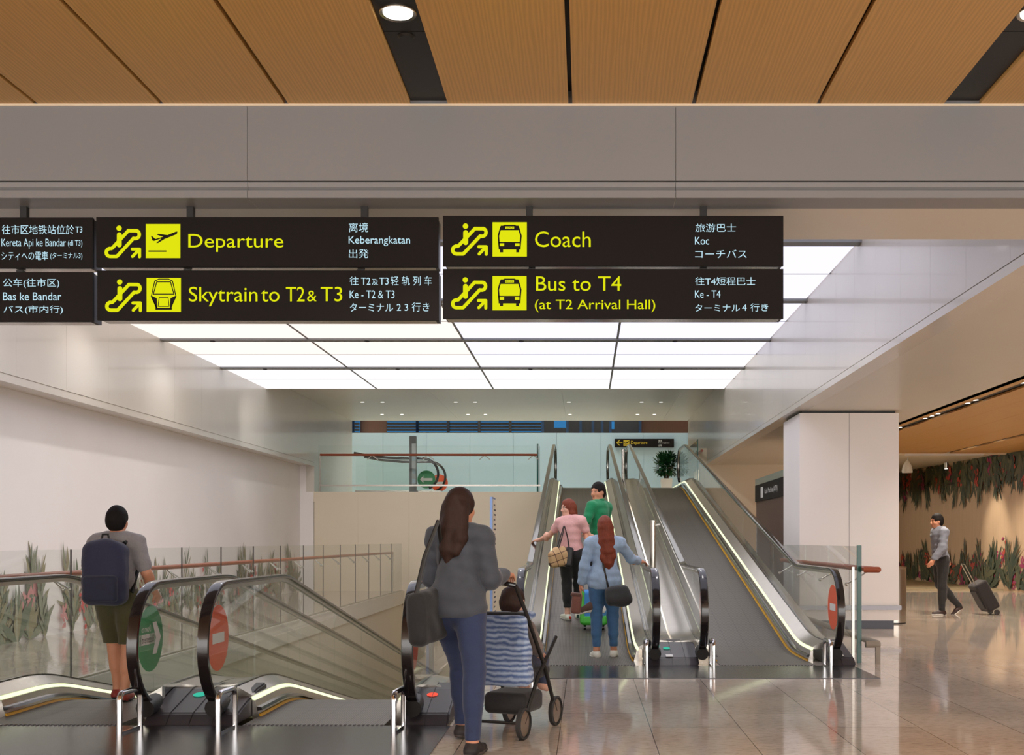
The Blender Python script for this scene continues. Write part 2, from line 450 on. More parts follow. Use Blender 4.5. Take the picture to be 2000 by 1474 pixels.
# far soffit with small downlights
fs = MB(); ys = [Y_LIT_END+0.02, 25.6, 27.9, 29.2, 31.0, 32.3]; xq = [X_FL-0.05, -3.6, -0.55, 2.2, X_FR]
for i in range(5):
    for k in range(4): fs.box(xq[k]+0.002, xq[k+1]-0.002, ys[i]+0.002, ys[i+1]-0.002, Z_FAR, Z_FAR+0.02)
fs.box(X_FL-0.3, X_FR+0.2, Y_LIT_END, 32.3, Z_FAR+0.025, Z_FAR+0.1)
struct(fs.build('ceiling', M['soffit'], smooth=0), 'white panelled soffit beyond the luminous ceiling')
for (py, row, pxs) in ((785, 'front', (708, 747, 890, 928, 1111, 1253, 1291)), (809, 'back', (746, 785, 914, 948, 1113, 1245, 1278))):
    Y = (Z_FAR-HCAM)*F_PX/(VPY-py)
    for k, px in enumerate(pxs):
        p = at(px, py, Y)
        d = thing('downlight', 'tiny recessed downlight in the far soffit, %s from the left in its %s row' % (ORD[k], row), 'ceiling light', (p.x, p.y, Z_FAR), 0, 'far soffit downlights')
        MB().lathe([(0.045, 0), (0.06, -0.005), (0.062, 0)], n=14).build('trim_ring', M['plainwhite'], d)
        MB().lathe([(0.0005, -0.002), (0.045, -0.002), (0.045, 0)], n=14).build('lens', M['lamp'], d)

# left wall: upper fascia and recessed lower wall
f = MB()
jl = [Y_BR+1.28*k for k in range(21)]
for k in range(len(jl)-1):
    y0, y1 = jl[k]+0.001, min(jl[k+1], 32.3)-0.001
    if y1 > y0: f.box(X_FL-0.2, X_FL, y0, y1, Z_SOF+0.10, Z_FAR+0.05)
f.box(X_FL-0.2, X_FL-0.015, Y_BR, 32.3, Z_SOF+0.05, Z_FAR)
f.box(X_FL-0.2, X_FL+0.008, Y_BR, Y_CREAM, Z_SOF, Z_SOF+0.085)
f.box(X_FL-0.2, X_FL-0.002, Y_CREAM, 32.3, Z_UP, Z_SOF+0.1)
struct(f.build('wall_left', M['white'], smooth=0), 'glossy white upper panelling of the left wall with ledge')
lw = MB(); lw.box(X_WL-0.2, X_WL, 4.0, 28.0, -0.3, Z_SOF+0.3); lw.box(X_WL-0.2, X_FL-0.02, 27.81, 28.0, -0.3, 3.4)
struct(lw.build('wall_left', M['wall'], smooth=0), 'plain white lower left wall behind the balustrade')
lc = MB(); lc.box(X_WL-0.2, X_FL-0.1, Y_BR, 28.0, Z_SOF+0.02, Z_SOF+0.1)
struct(lc.build('ceiling', M['soffit'], smooth=0), 'narrow soffit over the left edge strip')

# cream wall under the upper floor, walls of the opening
cw = MB(); xe = [-6.70, -5.62, -4.36, -2.83, -1.32, -0.88]
for k in range(len(xe)-1):
    for (z0, z1) in ((-3.9, 0.30), (0.303, Z_UP-0.006)):
        cw.box(xe[k]+0.002, xe[k+1]-0.002, Y_CREAM, Y_CREAM+0.06, z0, z1)
cw.box(-6.7, -0.88, Y_CREAM+0.01, Y_CREAM+0.2, -3.9, Z_UP-0.01)
struct(cw.build('wall_back', M['cream'], smooth=0), 'cream panelled wall below the upper floor edge')
bw = MB(); bw.box(2.75, 4.9, 27.2, 27.4, 0, Z_SOF+0.4)
struct(bw.build('wall_back', M['cream'], smooth=0), 'beige wall at the end of the side passage')
pw = MB(); pw.box(XG-0.2, XG, 7.6, Y_CREAM, -3.9, -0.001); pw.box(-0.92, -0.75, 7.6, Y_CREAM, -3.9, -0.001); pw.box(XG, -0.9, 7.3, 7.45, -3.9, -0.31)
struct(pw.build('wall_back', M['cream'], smooth=0), 'cream sides of the basement opening')
tr = MB(); tr.box(XG-0.0, XG+0.05, 7.6, Y_CREAM, -0.30, -0.02); tr.box(XG-0.06, XG+0.055, 7.6, Y_CREAM, -0.02, 0.012)
struct(tr.build('trim_4', M['soffit'], smooth=0), 'pale edge trim of the basement opening')

# upper level back wall and dark shopfront strip beyond
ub = MB(); xe = [-9+1.35*k for k in range(11)]
for k in range(len(xe)-1): ub.box(xe[k]+0.003, xe[k+1]-0.003, 35.0, 35.1, Z_UP, 4.59)
ub.box(-9, 5, 35.03, 35.2, Z_UP, 4.585)
struct(ub.build('wall_back', M['palewall'], smooth=0), 'pale blue panelled wall on the upper level')
def xf(px): return (px-VPX)*44/F_PX
dw = MB(); dw.box(-12, 8, 44.2, 44.4, 4.0, 8.5)
struct(dw.build('wall_back', M['darkwood'], smooth=0), 'dark timber wall far behind the upper level')
for k, (a, c) in enumerate(((640, 702), (755, 1057))):
    wn = MB(); wn.box(xf(a), xf(c), 44.1, 44.15, 5.0, 7.6)
    o = struct(wn.build('window_%d' % (k+1), M['bluelit'], smooth=0), 'blue lit glazing behind dark louvres')
    sm = MB()
    z = 5.02
    while z < 7.5: sm.box(xf(a), xf(c), 43.95, 44.05, z, z+0.085); z += 0.125
    sm.build('louvre', M['black'], o, smooth=0)
    mu = MB()
    for t in range(1, 5):
        x = xf(a)+(xf(c)-xf(a))*t/5; mu.box(x-0.05, x+0.05, 43.9, 44.1, 5.0, 7.6)
    mu.build('mullion', M['navyglass'], o, smooth=0)
wn = MB(); wn.box(xf(1058), xf(1253), 44.05, 44.15, 5.0, 7.6)
o = struct(wn.build('window_3', M['navyglass'], smooth=0), 'dark navy glazing of the upper level lift')
mu = MB()
for px in (1060, 1108, 1134, 1158, 1176, 1192, 1250): mu.box(xf(px)-0.05, xf(px)+0.05, 43.95, 44.05, 5.0, 7.6)
mu.build('mullion', mat('navy_frame', (40, 70, 110), 0.3, 0.5), o, smooth=0)
gl = MB(); gl.box(xf(1082), xf(1106), 44.03, 44.045, 5.65, 5.95); gl.box(xf(1194), xf(1200), 44.03, 44.045, 5.6, 5.9)
gl.build('pane', M['bluelit'], o, smooth=0)

rf = MB(); rf.box(-12.2, 8.2, 32.2, 47, 8.4, 8.6); rf.box(-12.2, -12, 32.2, 47, 2.4, 8.4); rf.box(8, 8.2, 32.2, 47, 2.4, 8.4)  # unseen enclosure added to keep world light off the pale wall
rf.box(-12.2, 8.2, 32.31, 32.45, Z_FAR+0.1, 8.4); rf.box(-12.2, X_FL-0.2, 32.31, 32.45, 2.4, 8.4); rf.box(X_FR+0.2, 8.2, 32.31, 32.45, 2.4, 8.4); rf.box(-12, 8, 46.8, 47, 2.4, 8.4)
struct(rf.build('ceiling', M['cream'], smooth=0), 'unseen roof and walls added to keep light off the upper level')
# right hall mural wall
P1, P2 = Vector((9.95, 36.0)), Vector((10.5, 27.0))
P3 = P2+(P2-P1)*2.2
mw = MB(); mw.prism([tuple(P1), tuple(P3), (P3.x+0.2, P3.y), (P1.x+0.2, P1.y)], ZW2+0.1, 'z', 0)
M['mural_wall'] = mat('mural_wall', (196, 166, 132), 0.5, noise=0.06, nscale=3, stretch=(4, 4, 0.4))
struct(mw.build('wall_right', M['mural_wall'], smooth=0), 'warm brown wall with painted flower borders')
ew = MB(); ew.box(4.5, 10.4, 36.0, 36.2, 0, 3.6)
struct(ew.build('wall_back', M['mural_wall'], smooth=0), 'end wall of the right hand hall')
pl = MB(); pl.prism([(5.0, 28.3), (10.35, 27.9), (9.9, 36), (5.0, 36)], 0.04, 'z', 0)
struct(pl.build('trim_5', M['carpet'], smooth=0), 'low beige plinth along the mural wall')

# column
cl = MB(); cl.box(3.02, 4.42, 15.9, 17.2, 0.33, 3.045)
for (a, c) in ((0.12, 0.27),): cl.box(3.02, 4.42, 15.9, 17.2, a, c)
column = struct(cl.build('wall_column', M['wall'], smooth=0), 'square white clad column under the low soffit')
k_ = MB(); k_.box(3.06, 4.38, 15.94, 17.16, 3.045, Z_SOF)
k_.build('recess', M['black'], column, smooth=0)
k_ = MB(); k_.box(3.01, 4.45, 15.87, 17.21, 0.27, 0.33); k_.build('bumper_strip', mat('dull_steel', (150, 148, 154), 0.4, 0.6), column, smooth=0)
k_ = MB(); k_.box(3.715, 3.719, 15.898, 15.91, 0.34, 3.04); k_.build('panel_joint', M['plastic'], column, smooth=0)
k_ = MB(); k_.box(3.06, 4.36, 15.94, 17.16, 0, 0.119); k_.build('plinth', mat('slate_plinth', (66, 68, 84), 0.35), column, smooth=0)
# ================================================================ text and sign helpers
DG = None
def text_mesh(txt):
    """(verts 2D list, faces) of a string in the built-in font"""
    cu = bpy.data.curves.new('t', 'FONT'); cu.body = txt; cu.fill_mode = 'FRONT'; cu.resolution_u = 4
    o = bpy.data.objects.new('t', cu); COL.objects.link(o)
    dg = bpy.context.evaluated_depsgraph_get()
    me = bpy.data.meshes.new_from_object(o.evaluated_get(dg))
    vs = [(v.co.x, v.co.y) for v in me.vertices]; fs = [tuple(p.vertices) for p in me.polygons]
    bpy.data.objects.remove(o); bpy.data.meshes.remove(me); bpy.data.curves.remove(cu)
    return vs, fs
def fit_text(mb, txt, x0, x1, z0, z1, y, bold=0.0, mirror=False, axis='y'):
    """put txt into the rectangle x0..x1, z0..z1 on the plane y (front side faces -Y)"""
    vs, fs = text_mesh(txt)
    if not vs: return
    a0, a1 = min(v[0] for v in vs), max(v[0] for v in vs); b0, b1 = min(v[1] for v in vs), max(v[1] for v in vs)
    kx = (x1-x0)/max(a1-a0, 1e-6); kz = (z1-z0)/max(b1-b0, 1e-6)
    for d in ((0, 0),) if not bold else ((-bold, 0), (bold, 0), (0, bold*0.7), (0, -bold*0.7)):
        out = []
        for (a, b) in vs:
            u = (a-a0)*kx; u = (x1-u) if mirror else (x0+u)
            q = z0+(b-b0)*kz
            if axis == 'y': out.append((u+d[0], y, q+d[1]))
            else: out.append((y, u+d[0], q+d[1]))
        mb.add(out, fs)
def stroke(mb, pts, w, y, closed=False, cap=True, axis='y'):
    P = [Vector((p[0], p[1])) for p in pts]
    def V(u): return (u[0], y, u[1]) if axis == 'y' else (y, u[0], u[1])
    segs = list(zip(P[:-1], P[1:]))+([(P[-1], P[0])] if closed else [])
    for a, b in segs:
        d = (b-a)
        if d.length < 1e-7: continue
        n = Vector((-d.y, d.x)).normalized()*w/2
        mb.add([V(a+n), V(b+n), V(b-n), V(a-n)], [(0, 1, 2, 3)])
        y -= 0.00008
    if cap:
        for p in P: disc(mb, p, w/2, y, axis); y -= 0.00008
def disc(mb, p, r, y, axis='y', n=18):
    vs = [(p[0]+r*math.cos(2*PI*k/n), p[1]+r*math.sin(2*PI*k/n)) for k in range(n)]
    mb.add([(v[0], y, v[1]) if axis == 'y' else (y, v[0], v[1]) for v in vs], [tuple(range(n))])
def rrect(x0, x1, z0, z1, r, n=5):
    pts = []
    for (cx, cz, a) in ((x1-r, z1-r, 0), (x0+r, z1-r, 90), (x0+r, z0+r, 180), (x1-r, z0+r, 270)):
        for k in range(n+1):
            t = math.radians(a+90*k/n); pts.append((cx+r*math.cos(t), cz+r*math.sin(t)))
    return pts
def poly(mb, pts, y, axis='y'):
    mb.add([(p[0], y, p[1]) if axis == 'y' else (y, p[0], p[1]) for p in pts], [tuple(range(len(pts)))])

# ================================================================ hanging signs
YS = 6.13
def sx(px): return (px-VPX)*YS/F_PX
def sz(py): return HCAM-(py-VPY)*YS/F_PX
U = YS/F_PX
def icon_escalator(mb, x0, x1, y0, y1, y):
    def q(a, b): return (x0+(x1-x0)*(a-88)/205.0, sz(y0+(y1-y0)*(b-160)/183.0))
    wd = 19*(x1-x0)/205.0
    path = [(120, 331), (158, 331), (250, 232), (266, 233)]
    R = []
    for k in range(0, 9): t = math.radians(-80+180*k/8); R.append((265+18*math.cos(t), 211-21*math.sin(t)))
    path += R+[(222, 190), (130, 288), (118, 288)]
    for k in range(0, 9): t = math.radians(90+180*k/8); path.append((119+19*math.cos(t), 310-21*math.sin(t)))
    stroke(mb, [q(*p) for p in path], wd, y, closed=True)
    disc(mb, q(170, 176), 15*(x1-x0)/205.0, y)
    stroke(mb, [q(171, 212), q(171, 268)], 27*(x1-x0)/205.0, y)
    stroke(mb, [q(245, 331), q(280, 295)], 17*(x1-x0)/205.0, y)
    stroke(mb, [q(243, 291), q(284, 291), q(284, 333)], 17*(x1-x0)/205.0, y)
def pict(dark, kind, x0, x1, y0, y1, y):
    def q(a, b): return (x0+(x1-x0)*a, sz(y0+(y1-y0)*b))
    if kind == 'plane':
        poly(dark, [q(.08, .78), q(.60, .78), q(.60, .82), q(.08, .82)], y)
        poly(dark, [q(.92, .22), q(.90, .30), q(.55, .44), q(.36, .56), q(.30, .56), q(.46, .42), q(.24, .50), q(.16, .46), q(.22, .46), q(.52, .37), q(.86, .23)], y)
        poly(dark, [q(.52, .38), q(.32, .32), q(.36, .29), q(.66, .33)], y)
        poly(dark, [q(.20, .49), q(.15, .36), q(.19, .36), q(.30, .46)], y)
    elif kind in ('coach', 'bus'):
        stroke(dark, [q(*p) for p in ((.20, .74), (.17, .40), (.24, .16), (.36, .10), (.64, .10), (.76, .16), (.83, .40), (.80, .74))], (x1-x0)*.045, y)
        poly(dark, [q(.17, .58), q(.83, .58), q(.82, .80), q(.18, .80)], y)
        poly(dark, [q(.24, .10), q(.76, .10), q(.80, .235), q(.20, .235)], y)
        poly(dark, [q(.22, .80), q(.31, .80), q(.31, .88), q(.22, .88)], y); poly(dark, [q(.69, .80), q(.78, .80), q(.78, .88), q(.69, .88)], y)
    else:
        stroke(dark, [q(*p) for p in ((.30, .90), (.14, .55), (.24, .10), (.36, .04), (.64, .04), (.76, .10), (.86, .55), (.70, .90), (.30, .90))], (x1-x0)*.028, y)
        stroke(dark, [q(*p) for p in ((.20, .48), (.30, .12), (.70, .12), (.80, .48), (.20, .48))], (x1-x0)*.028, y)
        poly(dark, [q(.14, .52), q(.30, .60), q(.32, .92), q(.28, .92)], y); poly(dark, [q(.86, .52), q(.70, .60), q(.68, .92), q(.72, .92)], y)
        stroke(dark, [q(.37, .58), q(.63, .58), q(.66, .84), q(.34, .84), q(.37, .58)], (x1-x0)*.022, y)
        poly(dark, [q(.26, .88), q(.74, .88), q(.74, .94), q(.26, .94)], y)
def pict_light(x0, x1, y0, y1, y):
    def q(a, b): return (x0+(x1-x0)*a, sz(y0+(y1-y0)*b))
    out = []
    for nm, a, b, c, d in (('headlight', .21, .34, .62, .70), ('headlight', .66, .79, .62, .70), ('destination_blind', .37, .63, .13, .195)):
        mb = MB(); poly(mb, [q(a, c), q(b, c), q(b, d), q(a, d)], y); out.append((nm, mb))
    return out
def hanging_sign(name, label, px0, px1, py0, py1, yellow, pale, esc=None, sq=None, kind=None, posts=(), ptop=None, group=None):
    x0, x1, z0, z1 = sx(px0), sx(px1), sz(py1), sz(py0)
    cxm = (x0+x1)/2
    t = thing(name, label, 'sign', (cxm, YS, z0), 0, group)
    def loc(mb): mb.v = [(v[0]-cxm, v[1]-YS, v[2]-z0) for v in mb.v]; return mb
    mb = MB(); mb.box(x0, x1, YS, YS+0.02, z0, z1)
    loc(mb).build('face_panel', M['signblack'], t, smooth=0)
    mb = MB(); mb.box(x0+0.012, x1-0.004, YS+0.02, YS+0.125, z0+0.004, z1-0.004)
    loc(mb).build('casing', M['plastic'], t, smooth=0)
    mb = MB(); mb.box(x0+0.02, x1-0.02, YS+0.022, YS+0.115, z0+0.0015, z0+0.006)
    loc(mb).build('bottom_trim', M['deckmetal'], t, smooth=0)
    yf = YS-0.0015
    if yellow:
        for (s, a, b, c, d, bo) in yellow:
            mb = MB(); fit_text(mb, s, sx(a)+bo, sx(b)-bo, sz(d)+bo*.7, sz(c)-bo*.7, yf, bo)
            loc(mb).build('lettering', M['signyellow'], t, smooth=0)
    if pale:
        for (s, a, b, c, d) in pale:
            mb = MB(); fit_text(mb, s, sx(a), sx(b), sz(d), sz(c), yf)
            loc(mb).build('translation_lettering', M['signtext'], t, smooth=0)
    if esc:
        mb = MB(); icon_escalator(mb, sx(esc[0]), sx(esc[1]), esc[2], esc[3], yf)
        loc(mb).build('escalator_symbol', M['signyellow'], t, smooth=0)
    if sq:
        a, b, c, d = sx(sq[0]), sx(sq[1]), sq[2], sq[3]
        mb = MB(); poly(mb, [(a, sz(d)), (b, sz(d)), (b, sz(c)), (a, sz(c))], yf)
        o = loc(mb).build('pictogram', M['signyellow'], t, smooth=0)
        mb = MB(); pict(mb, kind, a, b, c, d, yf-0.0015)
        loc(mb).build('pictogram_drawing', M['signblack'], o, smooth=0)
        if kind in ('coach', 'bus'):
            for nm, mb in pict_light(a, b, c, d, yf-0.004): loc(mb).build(nm, M['signyellow'], o, smooth=0)
            mb = MB(); fit_text(mb, kind.upper(), a+(b-a)*.39, a+(b-a)*.61, sz(c+(d-c)*.183), sz(c+(d-c)*.142), yf-0.005)
            loc(mb).build('pictogram_word', M['signblack'], o, smooth=0)
    for px in posts:
        mb = MB(); mb.box(sx(px)-0.018, sx(px)+0.018, YS+0.045, YS+0.08, z1-0.004, ptop)
        loc(mb).build('hanger', M['black'], t, smooth=0)
    return t
def c1(s, a, b, c, d, *e): return (s, a/2, b/2, 380+c/2, 380+d/2, *e)
def c2(s, a, b, c, d, *e): k = 2.857; return (s, 850+a/k, 850+b/k, 380+c/k, 380+d/k, *e)
B1, B2 = 0.0, 0.0
hanging_sign('hanging_sign', 'upper black hanging sign at the left edge, about the train to the city', -420, 181, 425, 523,
    [], [c1('往市区地铁站位於', 8, 290, 118, 155), c1('T3', 295, 322, 125, 148), c1('Kereta Api ke Bandar', 6, 258, 172, 212), c1('(di T3)', 266, 322, 178, 206), c1('シティへの電車', 6, 188, 222, 256), c1('(ターミナル3)', 197, 322, 226, 254)],
    posts=(-280, 37), ptop=Z_SOF+0.01, group='hanging direction signs')
hanging_sign('hanging_sign', 'lower black hanging sign at the left edge, about the city bus', -420, 181, 531, 628,
    [], [c1('公车(往市区)', 12, 232, 328, 365), c1('Bas ke Bandar', 12, 240, 382, 413), c1('バス(市内行)', 14, 246, 433, 467)],
    posts=(-280, 30), ptop=sz(523)-0.001, group='hanging direction signs')
hanging_sign('hanging_sign', 'black hanging sign reading Departure with an aeroplane symbol', 188, 856, 424, 521,
    [c1('Departure', 736, 1107, 154, 224, B1)], [c1('离境', 1363, 1438, 110, 147), c1('Keberangkatan', 1362, 1602, 162, 201), c1('出発', 1363, 1440, 213, 248)],
    esc=(204, 276, 440, 505), sq=(285, 352.5, 437.5, 504), kind='plane', posts=(365, 708), ptop=Z_SOF+0.01, group='hanging direction signs')
hanging_sign('hanging_sign', 'black hanging sign reading Skytrain to T2 and T3', 190, 857, 528, 625,
    [c1('Skytrain', 738, 1006, 360, 436, B1), c1('to', 1020, 1092, 372, 418, B1), c1('T2', 1117, 1190, 360, 417, B1), c1('&', 1200, 1237, 375, 417, B1), c1('T3', 1253, 1337, 360, 417, B1)],
    [c1('往', 1366, 1401, 320, 354), c1('T2', 1411, 1447, 324, 352), c1('及', 1453, 1477, 330, 353), c1('T3', 1482, 1518, 324, 352), c1('轻 轨 列 车', 1526, 1687, 318, 355), c1('Ke - T2 & T3', 1366, 1541, 374, 405), c1('ターミナル', 1367, 1536, 424, 457), c1('2 3 行き', 1550, 1678, 421, 457)],
    esc=(205, 277.5, 545, 610), sq=(286.5, 353.5, 542.5, 609), kind='train', posts=(359, 701), ptop=sz(521)-0.001, group='hanging direction signs')
hanging_sign('hanging_sign', 'black hanging sign reading Coach with a coach symbol', 865, 1530, 421, 519,
    [c2('Coach', 557, 868, 205, 293, B1)], [c2('旅游巴士', 1452, 1678, 162, 208), c2('Koc', 1449, 1528, 236, 279), c2('コーチバス', 1450, 1738, 308, 354)],
    esc=(880, 953, 436, 500), sq=(962, 1029, 434, 501), kind='coach', posts=(1033, 1376), ptop=Z_SOF+0.01, group='hanging direction signs')
hanging_sign('hanging_sign', 'black hanging sign reading Bus to T4 at T2 Arrival Hall', 865, 1530, 525, 622,
    [c2('Bus to T4', 563, 1038, 455, 537, B1), c2('(at T2 Arrival Hall)', 556, 1228, 585, 656, B2)],
    [c2('往T4短程巴士', 1451, 1787, 460, 506), c2('Ke - T4', 1449, 1592, 534, 576), c2('ターミナル', 1450, 1700, 612, 652), c2('4', 1712, 1738, 612, 648), c2('行き', 1758, 1858, 607, 652)],
    esc=(880, 952, 541, 605), sq=(962, 1028.5, 539, 606), kind='bus', posts=(1038, 1376), ptop=sz(519)-0.001, group='hanging direction signs')

# far wall sign with a left arrow
Yw = 34.98
def qx(px): return (px-VPX)*Yw/F_PX
def qz(py): return HCAM-(py-VPY)*Yw/F_PX
t = thing('wall_sign', 'small black Departure sign with left arrow on the pale upper wall', 'sign', (qx(1258), Yw, qz(873.5)))
def loc(mb): mb.v = [(v[0]-qx(1258), v[1]-Yw, v[2]-qz(873.5)) for v in mb.v]; return mb
loc(MB().box(qx(1200.5), qx(1316), Yw-0.08, Yw, qz(873.5), qz(857))).build('face_panel', M['signblack'], t, smooth=0)
m_dim = mat('dull_yellow', (196, 170, 30), 0.5)
mb = MB(); stroke(mb, [(qx(1205), qz(864.8)), (qx(1215), qz(864.8))], .025, Yw-.082); stroke(mb, [(qx(1210), qz(860)), (qx(1204.5), qz(864.8)), (qx(1210), qz(869.6))], .025, Yw-.082)
loc(mb).build('arrow', m_dim, t, smooth=0)
mb = MB(); poly(mb, [(qx(1217.5), qz(871)), (qx(1229), qz(871)), (qx(1229), qz(859.5)), (qx(1217.5), qz(859.5))], Yw-.082)
o = loc(mb).build('pictogram', m_dim, t, smooth=0)
mb = MB(); stroke(mb, [(qx(1219.5), qz(865)), (qx(1222), qz(866)), (qx(1227.5), qz(862.5))], .03, Yw-.084); stroke(mb, [(qx(1219), qz(869)), (qx(1226), qz(869))], .015, Yw-.084)
loc(mb).build('pictogram_drawing', M['signblack'], o, smooth=0)
mb = MB(); fit_text(mb, 'Departure', qx(1232), qx(1264), qz(869.5), qz(861), Yw-.082); loc(mb).build('lettering', m_dim, t, smooth=0)
for (s_t, a_, b_, c_, d_) in (('离境', 1285.5, 1292.5, 862.5, 859), ('Keberangkatan', 1285.5, 1307, 867, 864), ('出発', 1285.5, 1292.5, 872, 868)):
    mb = MB(); fit_text(mb, s_t, qx(a_), qx(b_), qz(c_), qz(d_), Yw-.082); loc(mb).build('translation_lettering', M['plainwhite'], t, smooth=0)

# ================================================================ moving walkways
def ramp(s, s0, m, b=0.35):
    if s < s0-b: return 0.0
    if s > s0+b: return m*(s-s0)
    return m*(s-s0+b)**2/(4*b)
W2 = 0.667; HB = 0.475; RZ = 0.545; RR = 0.42
def walkway(label, cx, yc, m, s0, sr, s1, s_end, rz, discs, sides=('L', 'R'), pmid=None, tilt=None, hb_shift=0.0, plate=None, group='inclined moving walkways', top_newel=True, yel=True, mid=0.23, pane=1.35, deck_out=None):
    t = thing('moving_walkway', label, 'moving walkway', (cx, yc, 0), rz, group)
    bz = lambda s: ramp(s, s0, m)-ramp(s, s1, m)
    kz = lambda s: ramp(s, s0-0.28*(1 if m > 0 else 0.3), m)-ramp(s, s1-0.3, m)       # skirts and decks
    rzf = lambda s: 0.965+ramp(s, sr, m, 0.2)-ramp(s, s1+1.3, m, 0.25)
    S = [0.0]
    while S[-1] < s_end: S.append(min(S[-1]+(0.1 if (abs(S[-1]-s0) < 1 or abs(S[-1]-s1) < 1.2) else 0.4), s_end))
    b = MB(); b.sweep([(-HB, -0.03), (HB, -0.03), (HB, 0.007), (-HB, 0.007)], [((hb_shift, s, bz(s)), (1, 0, 0), (0, 0, 1)) for s in S]); b.build('belt', M['belt'], t, smooth=30)
    if plate:
        x0, x1, y0 = plate
        MB().prism([(x0, y0), (x1, y0), (x1, 0.0), (x0, 0.0)], 0.006, 'z', 0).build('landing_plate', M['plate'], t, smooth=0)
    cb = MB()
    for k in range(31):
        x = hb_shift-HB+0.015+k*(2*HB-0.03)/30; cb.prism([(0, -0.0), (0.10, 0.002), (0.0, 0.012)], 0.014, 'x', x-0.007)
    cb.build('comb', M['plate'], t, smooth=0)
    sf = -0.22; c = sf+RR
    for side in sides:
        g = -1 if side == 'L' else 1
        xs = lambda x: g*x
        sh = hb_shift*g
        fr = [((0, s, kz(s)), (g, 0, 0), (0, 0, 1)) for s in S if s >= 0.12]
        sk = MB(); sk.sweep([(HB+sh+0.002, -0.06), (HB+sh+0.004, 0.02), (HB+sh+0.03, 0.118), (HB+sh+0.05, 0.118), (HB+sh+0.05, -0.06)], fr); sk.build('skirt_panel', M['deckmetal'], t, smooth=30)
        if yel:
            yl = MB(); yl.sweep([(HB+sh-0.004, 0.0), (HB+sh+0.004, 0.024), (HB+sh-0.008, 0.024), (HB+sh-0.02, 0.0)], [((0, s, bz(s)), (g, 0, 0), (0, 0, 1)) for s in S if s >= 0.05]); yl.build('safety_line', M['yellowline'], t, smooth=30)
        br = MB(); br.sweep([(HB+sh-0.022, 0.052), (HB+sh+0.014, 0.045), (HB+sh+0.022, 0.075), (HB+sh-0.012, 0.07)], [((0, s, kz(s)), (g, 0, 0), (0, 0, 1)) for s in S if s >= 0.35]); br.build('skirt_brush', M['rubber'], t, smooth=30)
        ld = MB(); ld.sweep([(HB+sh+0.031, 0.122), (HB+sh+0.046, 0.146), (HB+sh+0.056, 0.146), (HB+sh+0.05, 0.122)], fr); ld.build('light_strip', M['led'], t, smooth=30)
        dk = MB(); dk.sweep([(HB+sh+0.046, 0.152), (HB+sh+0.062, 0.160), (W2-0.035, 0.215), (W2-0.035, 0.13), (HB+sh+0.056, 0.13)], fr); dk.build('inner_deck', M['deckmetal'], t, smooth=30)
        gk = MB(); gk.sweep([(W2-0.034, 0.13), (W2-0.034, 0.225), (W2-0.014, 0.225), (W2-0.014, 0.13)], fr); gk.build('glass_channel', M['rubber'], t, smooth=30)
        out = deck_out.get(side, 0.12) if deck_out else 0.12
        od = MB(); fo = [((0, s, kz(s)), (g, 0, 0), (0, 0, 1)) for s in S if s >= 0.6]
        od.sweep([(W2-0.013, 0.13), (W2-0.013, 0.215), (W2+out, 0.190), (W2+out, 0.13)], fo); od.build('outer_deck', M['deckmetal'], t, smooth=30)
        if out < 0.2:
            cl = MB(); pts = [s for s in S if s >= 0.6]; n = len(pts)
            vs = []
            for s in pts:
                zb = min(-0.0, kz(s)-0.5) if m > 0 else kz(s)-0.6
                if m > 0: zb = 0.0
                for dx in (out-0.03, out):
                    vs += [(g*(W2+dx), s, zb), (g*(W2+dx), s, kz(s)+0.13)]
            fs = []
            for k in range(n-1):
                a = 4*k; e = 4*(k+1)
                fs += [(a, a+1, e+1, e), (a+2, e+2, e+3, a+3), (a+1, a+3, e+3, e+1), (a, e, e+2, a+2)]
            fs += [(0, 2, 3, 1), (4*(n-1), 4*(n-1)+1, 4*(n-1)+3, 4*(n-1)+2)]
            cl.add(vs, fs); cl.build('outer_cladding', M['white'], t, smooth=0)
        # handrail: front newel, flat, incline, top newel
        pts = []
        for k in range(0, 19):
            a = math.radians(248-158*k/18)
            pts.append((c+RR*math.cos(a), RZ+RR*math.sin(a)))
        s = c+0.15; stop = s_end-0.45
        while s < stop:
            pts.append((s, rzf(s))); s += 0.08 if (abs(s-sr) < 0.5 or abs(s-s1-1.3) < 0.6) else 0.5
        pts.append((stop, rzf(stop)))
        if top_newel:
            zt = rzf(stop)
            for k in range(1, 14):
                a = math.radians(90-165*k/13); pts.append((stop+RR*math.cos(a), zt-RR+RR*math.sin(a)))
        frm = []
        for i, p in enumerate(pts):
            p0, p1 = pts[max(i-1, 0)], pts[min(i+1, len(pts)-1)]
            tt = Vector((0, p1[0]-p0[0], p1[1]-p0[1])).normalized(); nn = Vector((0, -tt.z, tt.y))
            frm.append(((g*W2, p[0], p[1]), (1, 0, 0), nn))
        hr = MB(); hr.sweep([(-0.036, -0.02), (-0.04, -0.008), (-0.034, 0.006), (-0.02, 0.010), (0.02, 0.010), (0.034, 0.006), (0.04, -0.008), (0.036, -0.02), (0.02, -0.022), (-0.02, -0.022)], frm)
        hro = hr.build('handrail', M['rubber'], t, smooth=50)
        gd = MB(); gd.sweep([(-0.017, -0.05), (-0.017, -0.02), (0.017, -0.02), (0.017, -0.05)], frm[4:-2]); gd.build('handrail_guide', M['steel'], t, smooth=50)
        # glass panes
        def top(s):
            if s < c: return RZ+math.sqrt(max(RR*RR-(s-c)**2, 0))-0.035
            if s > stop and top_newel: return rzf(stop)-RR+math.sqrt(max(RR*RR-(s-stop)**2, 0))-0.035
            return rzf(s)-0.035
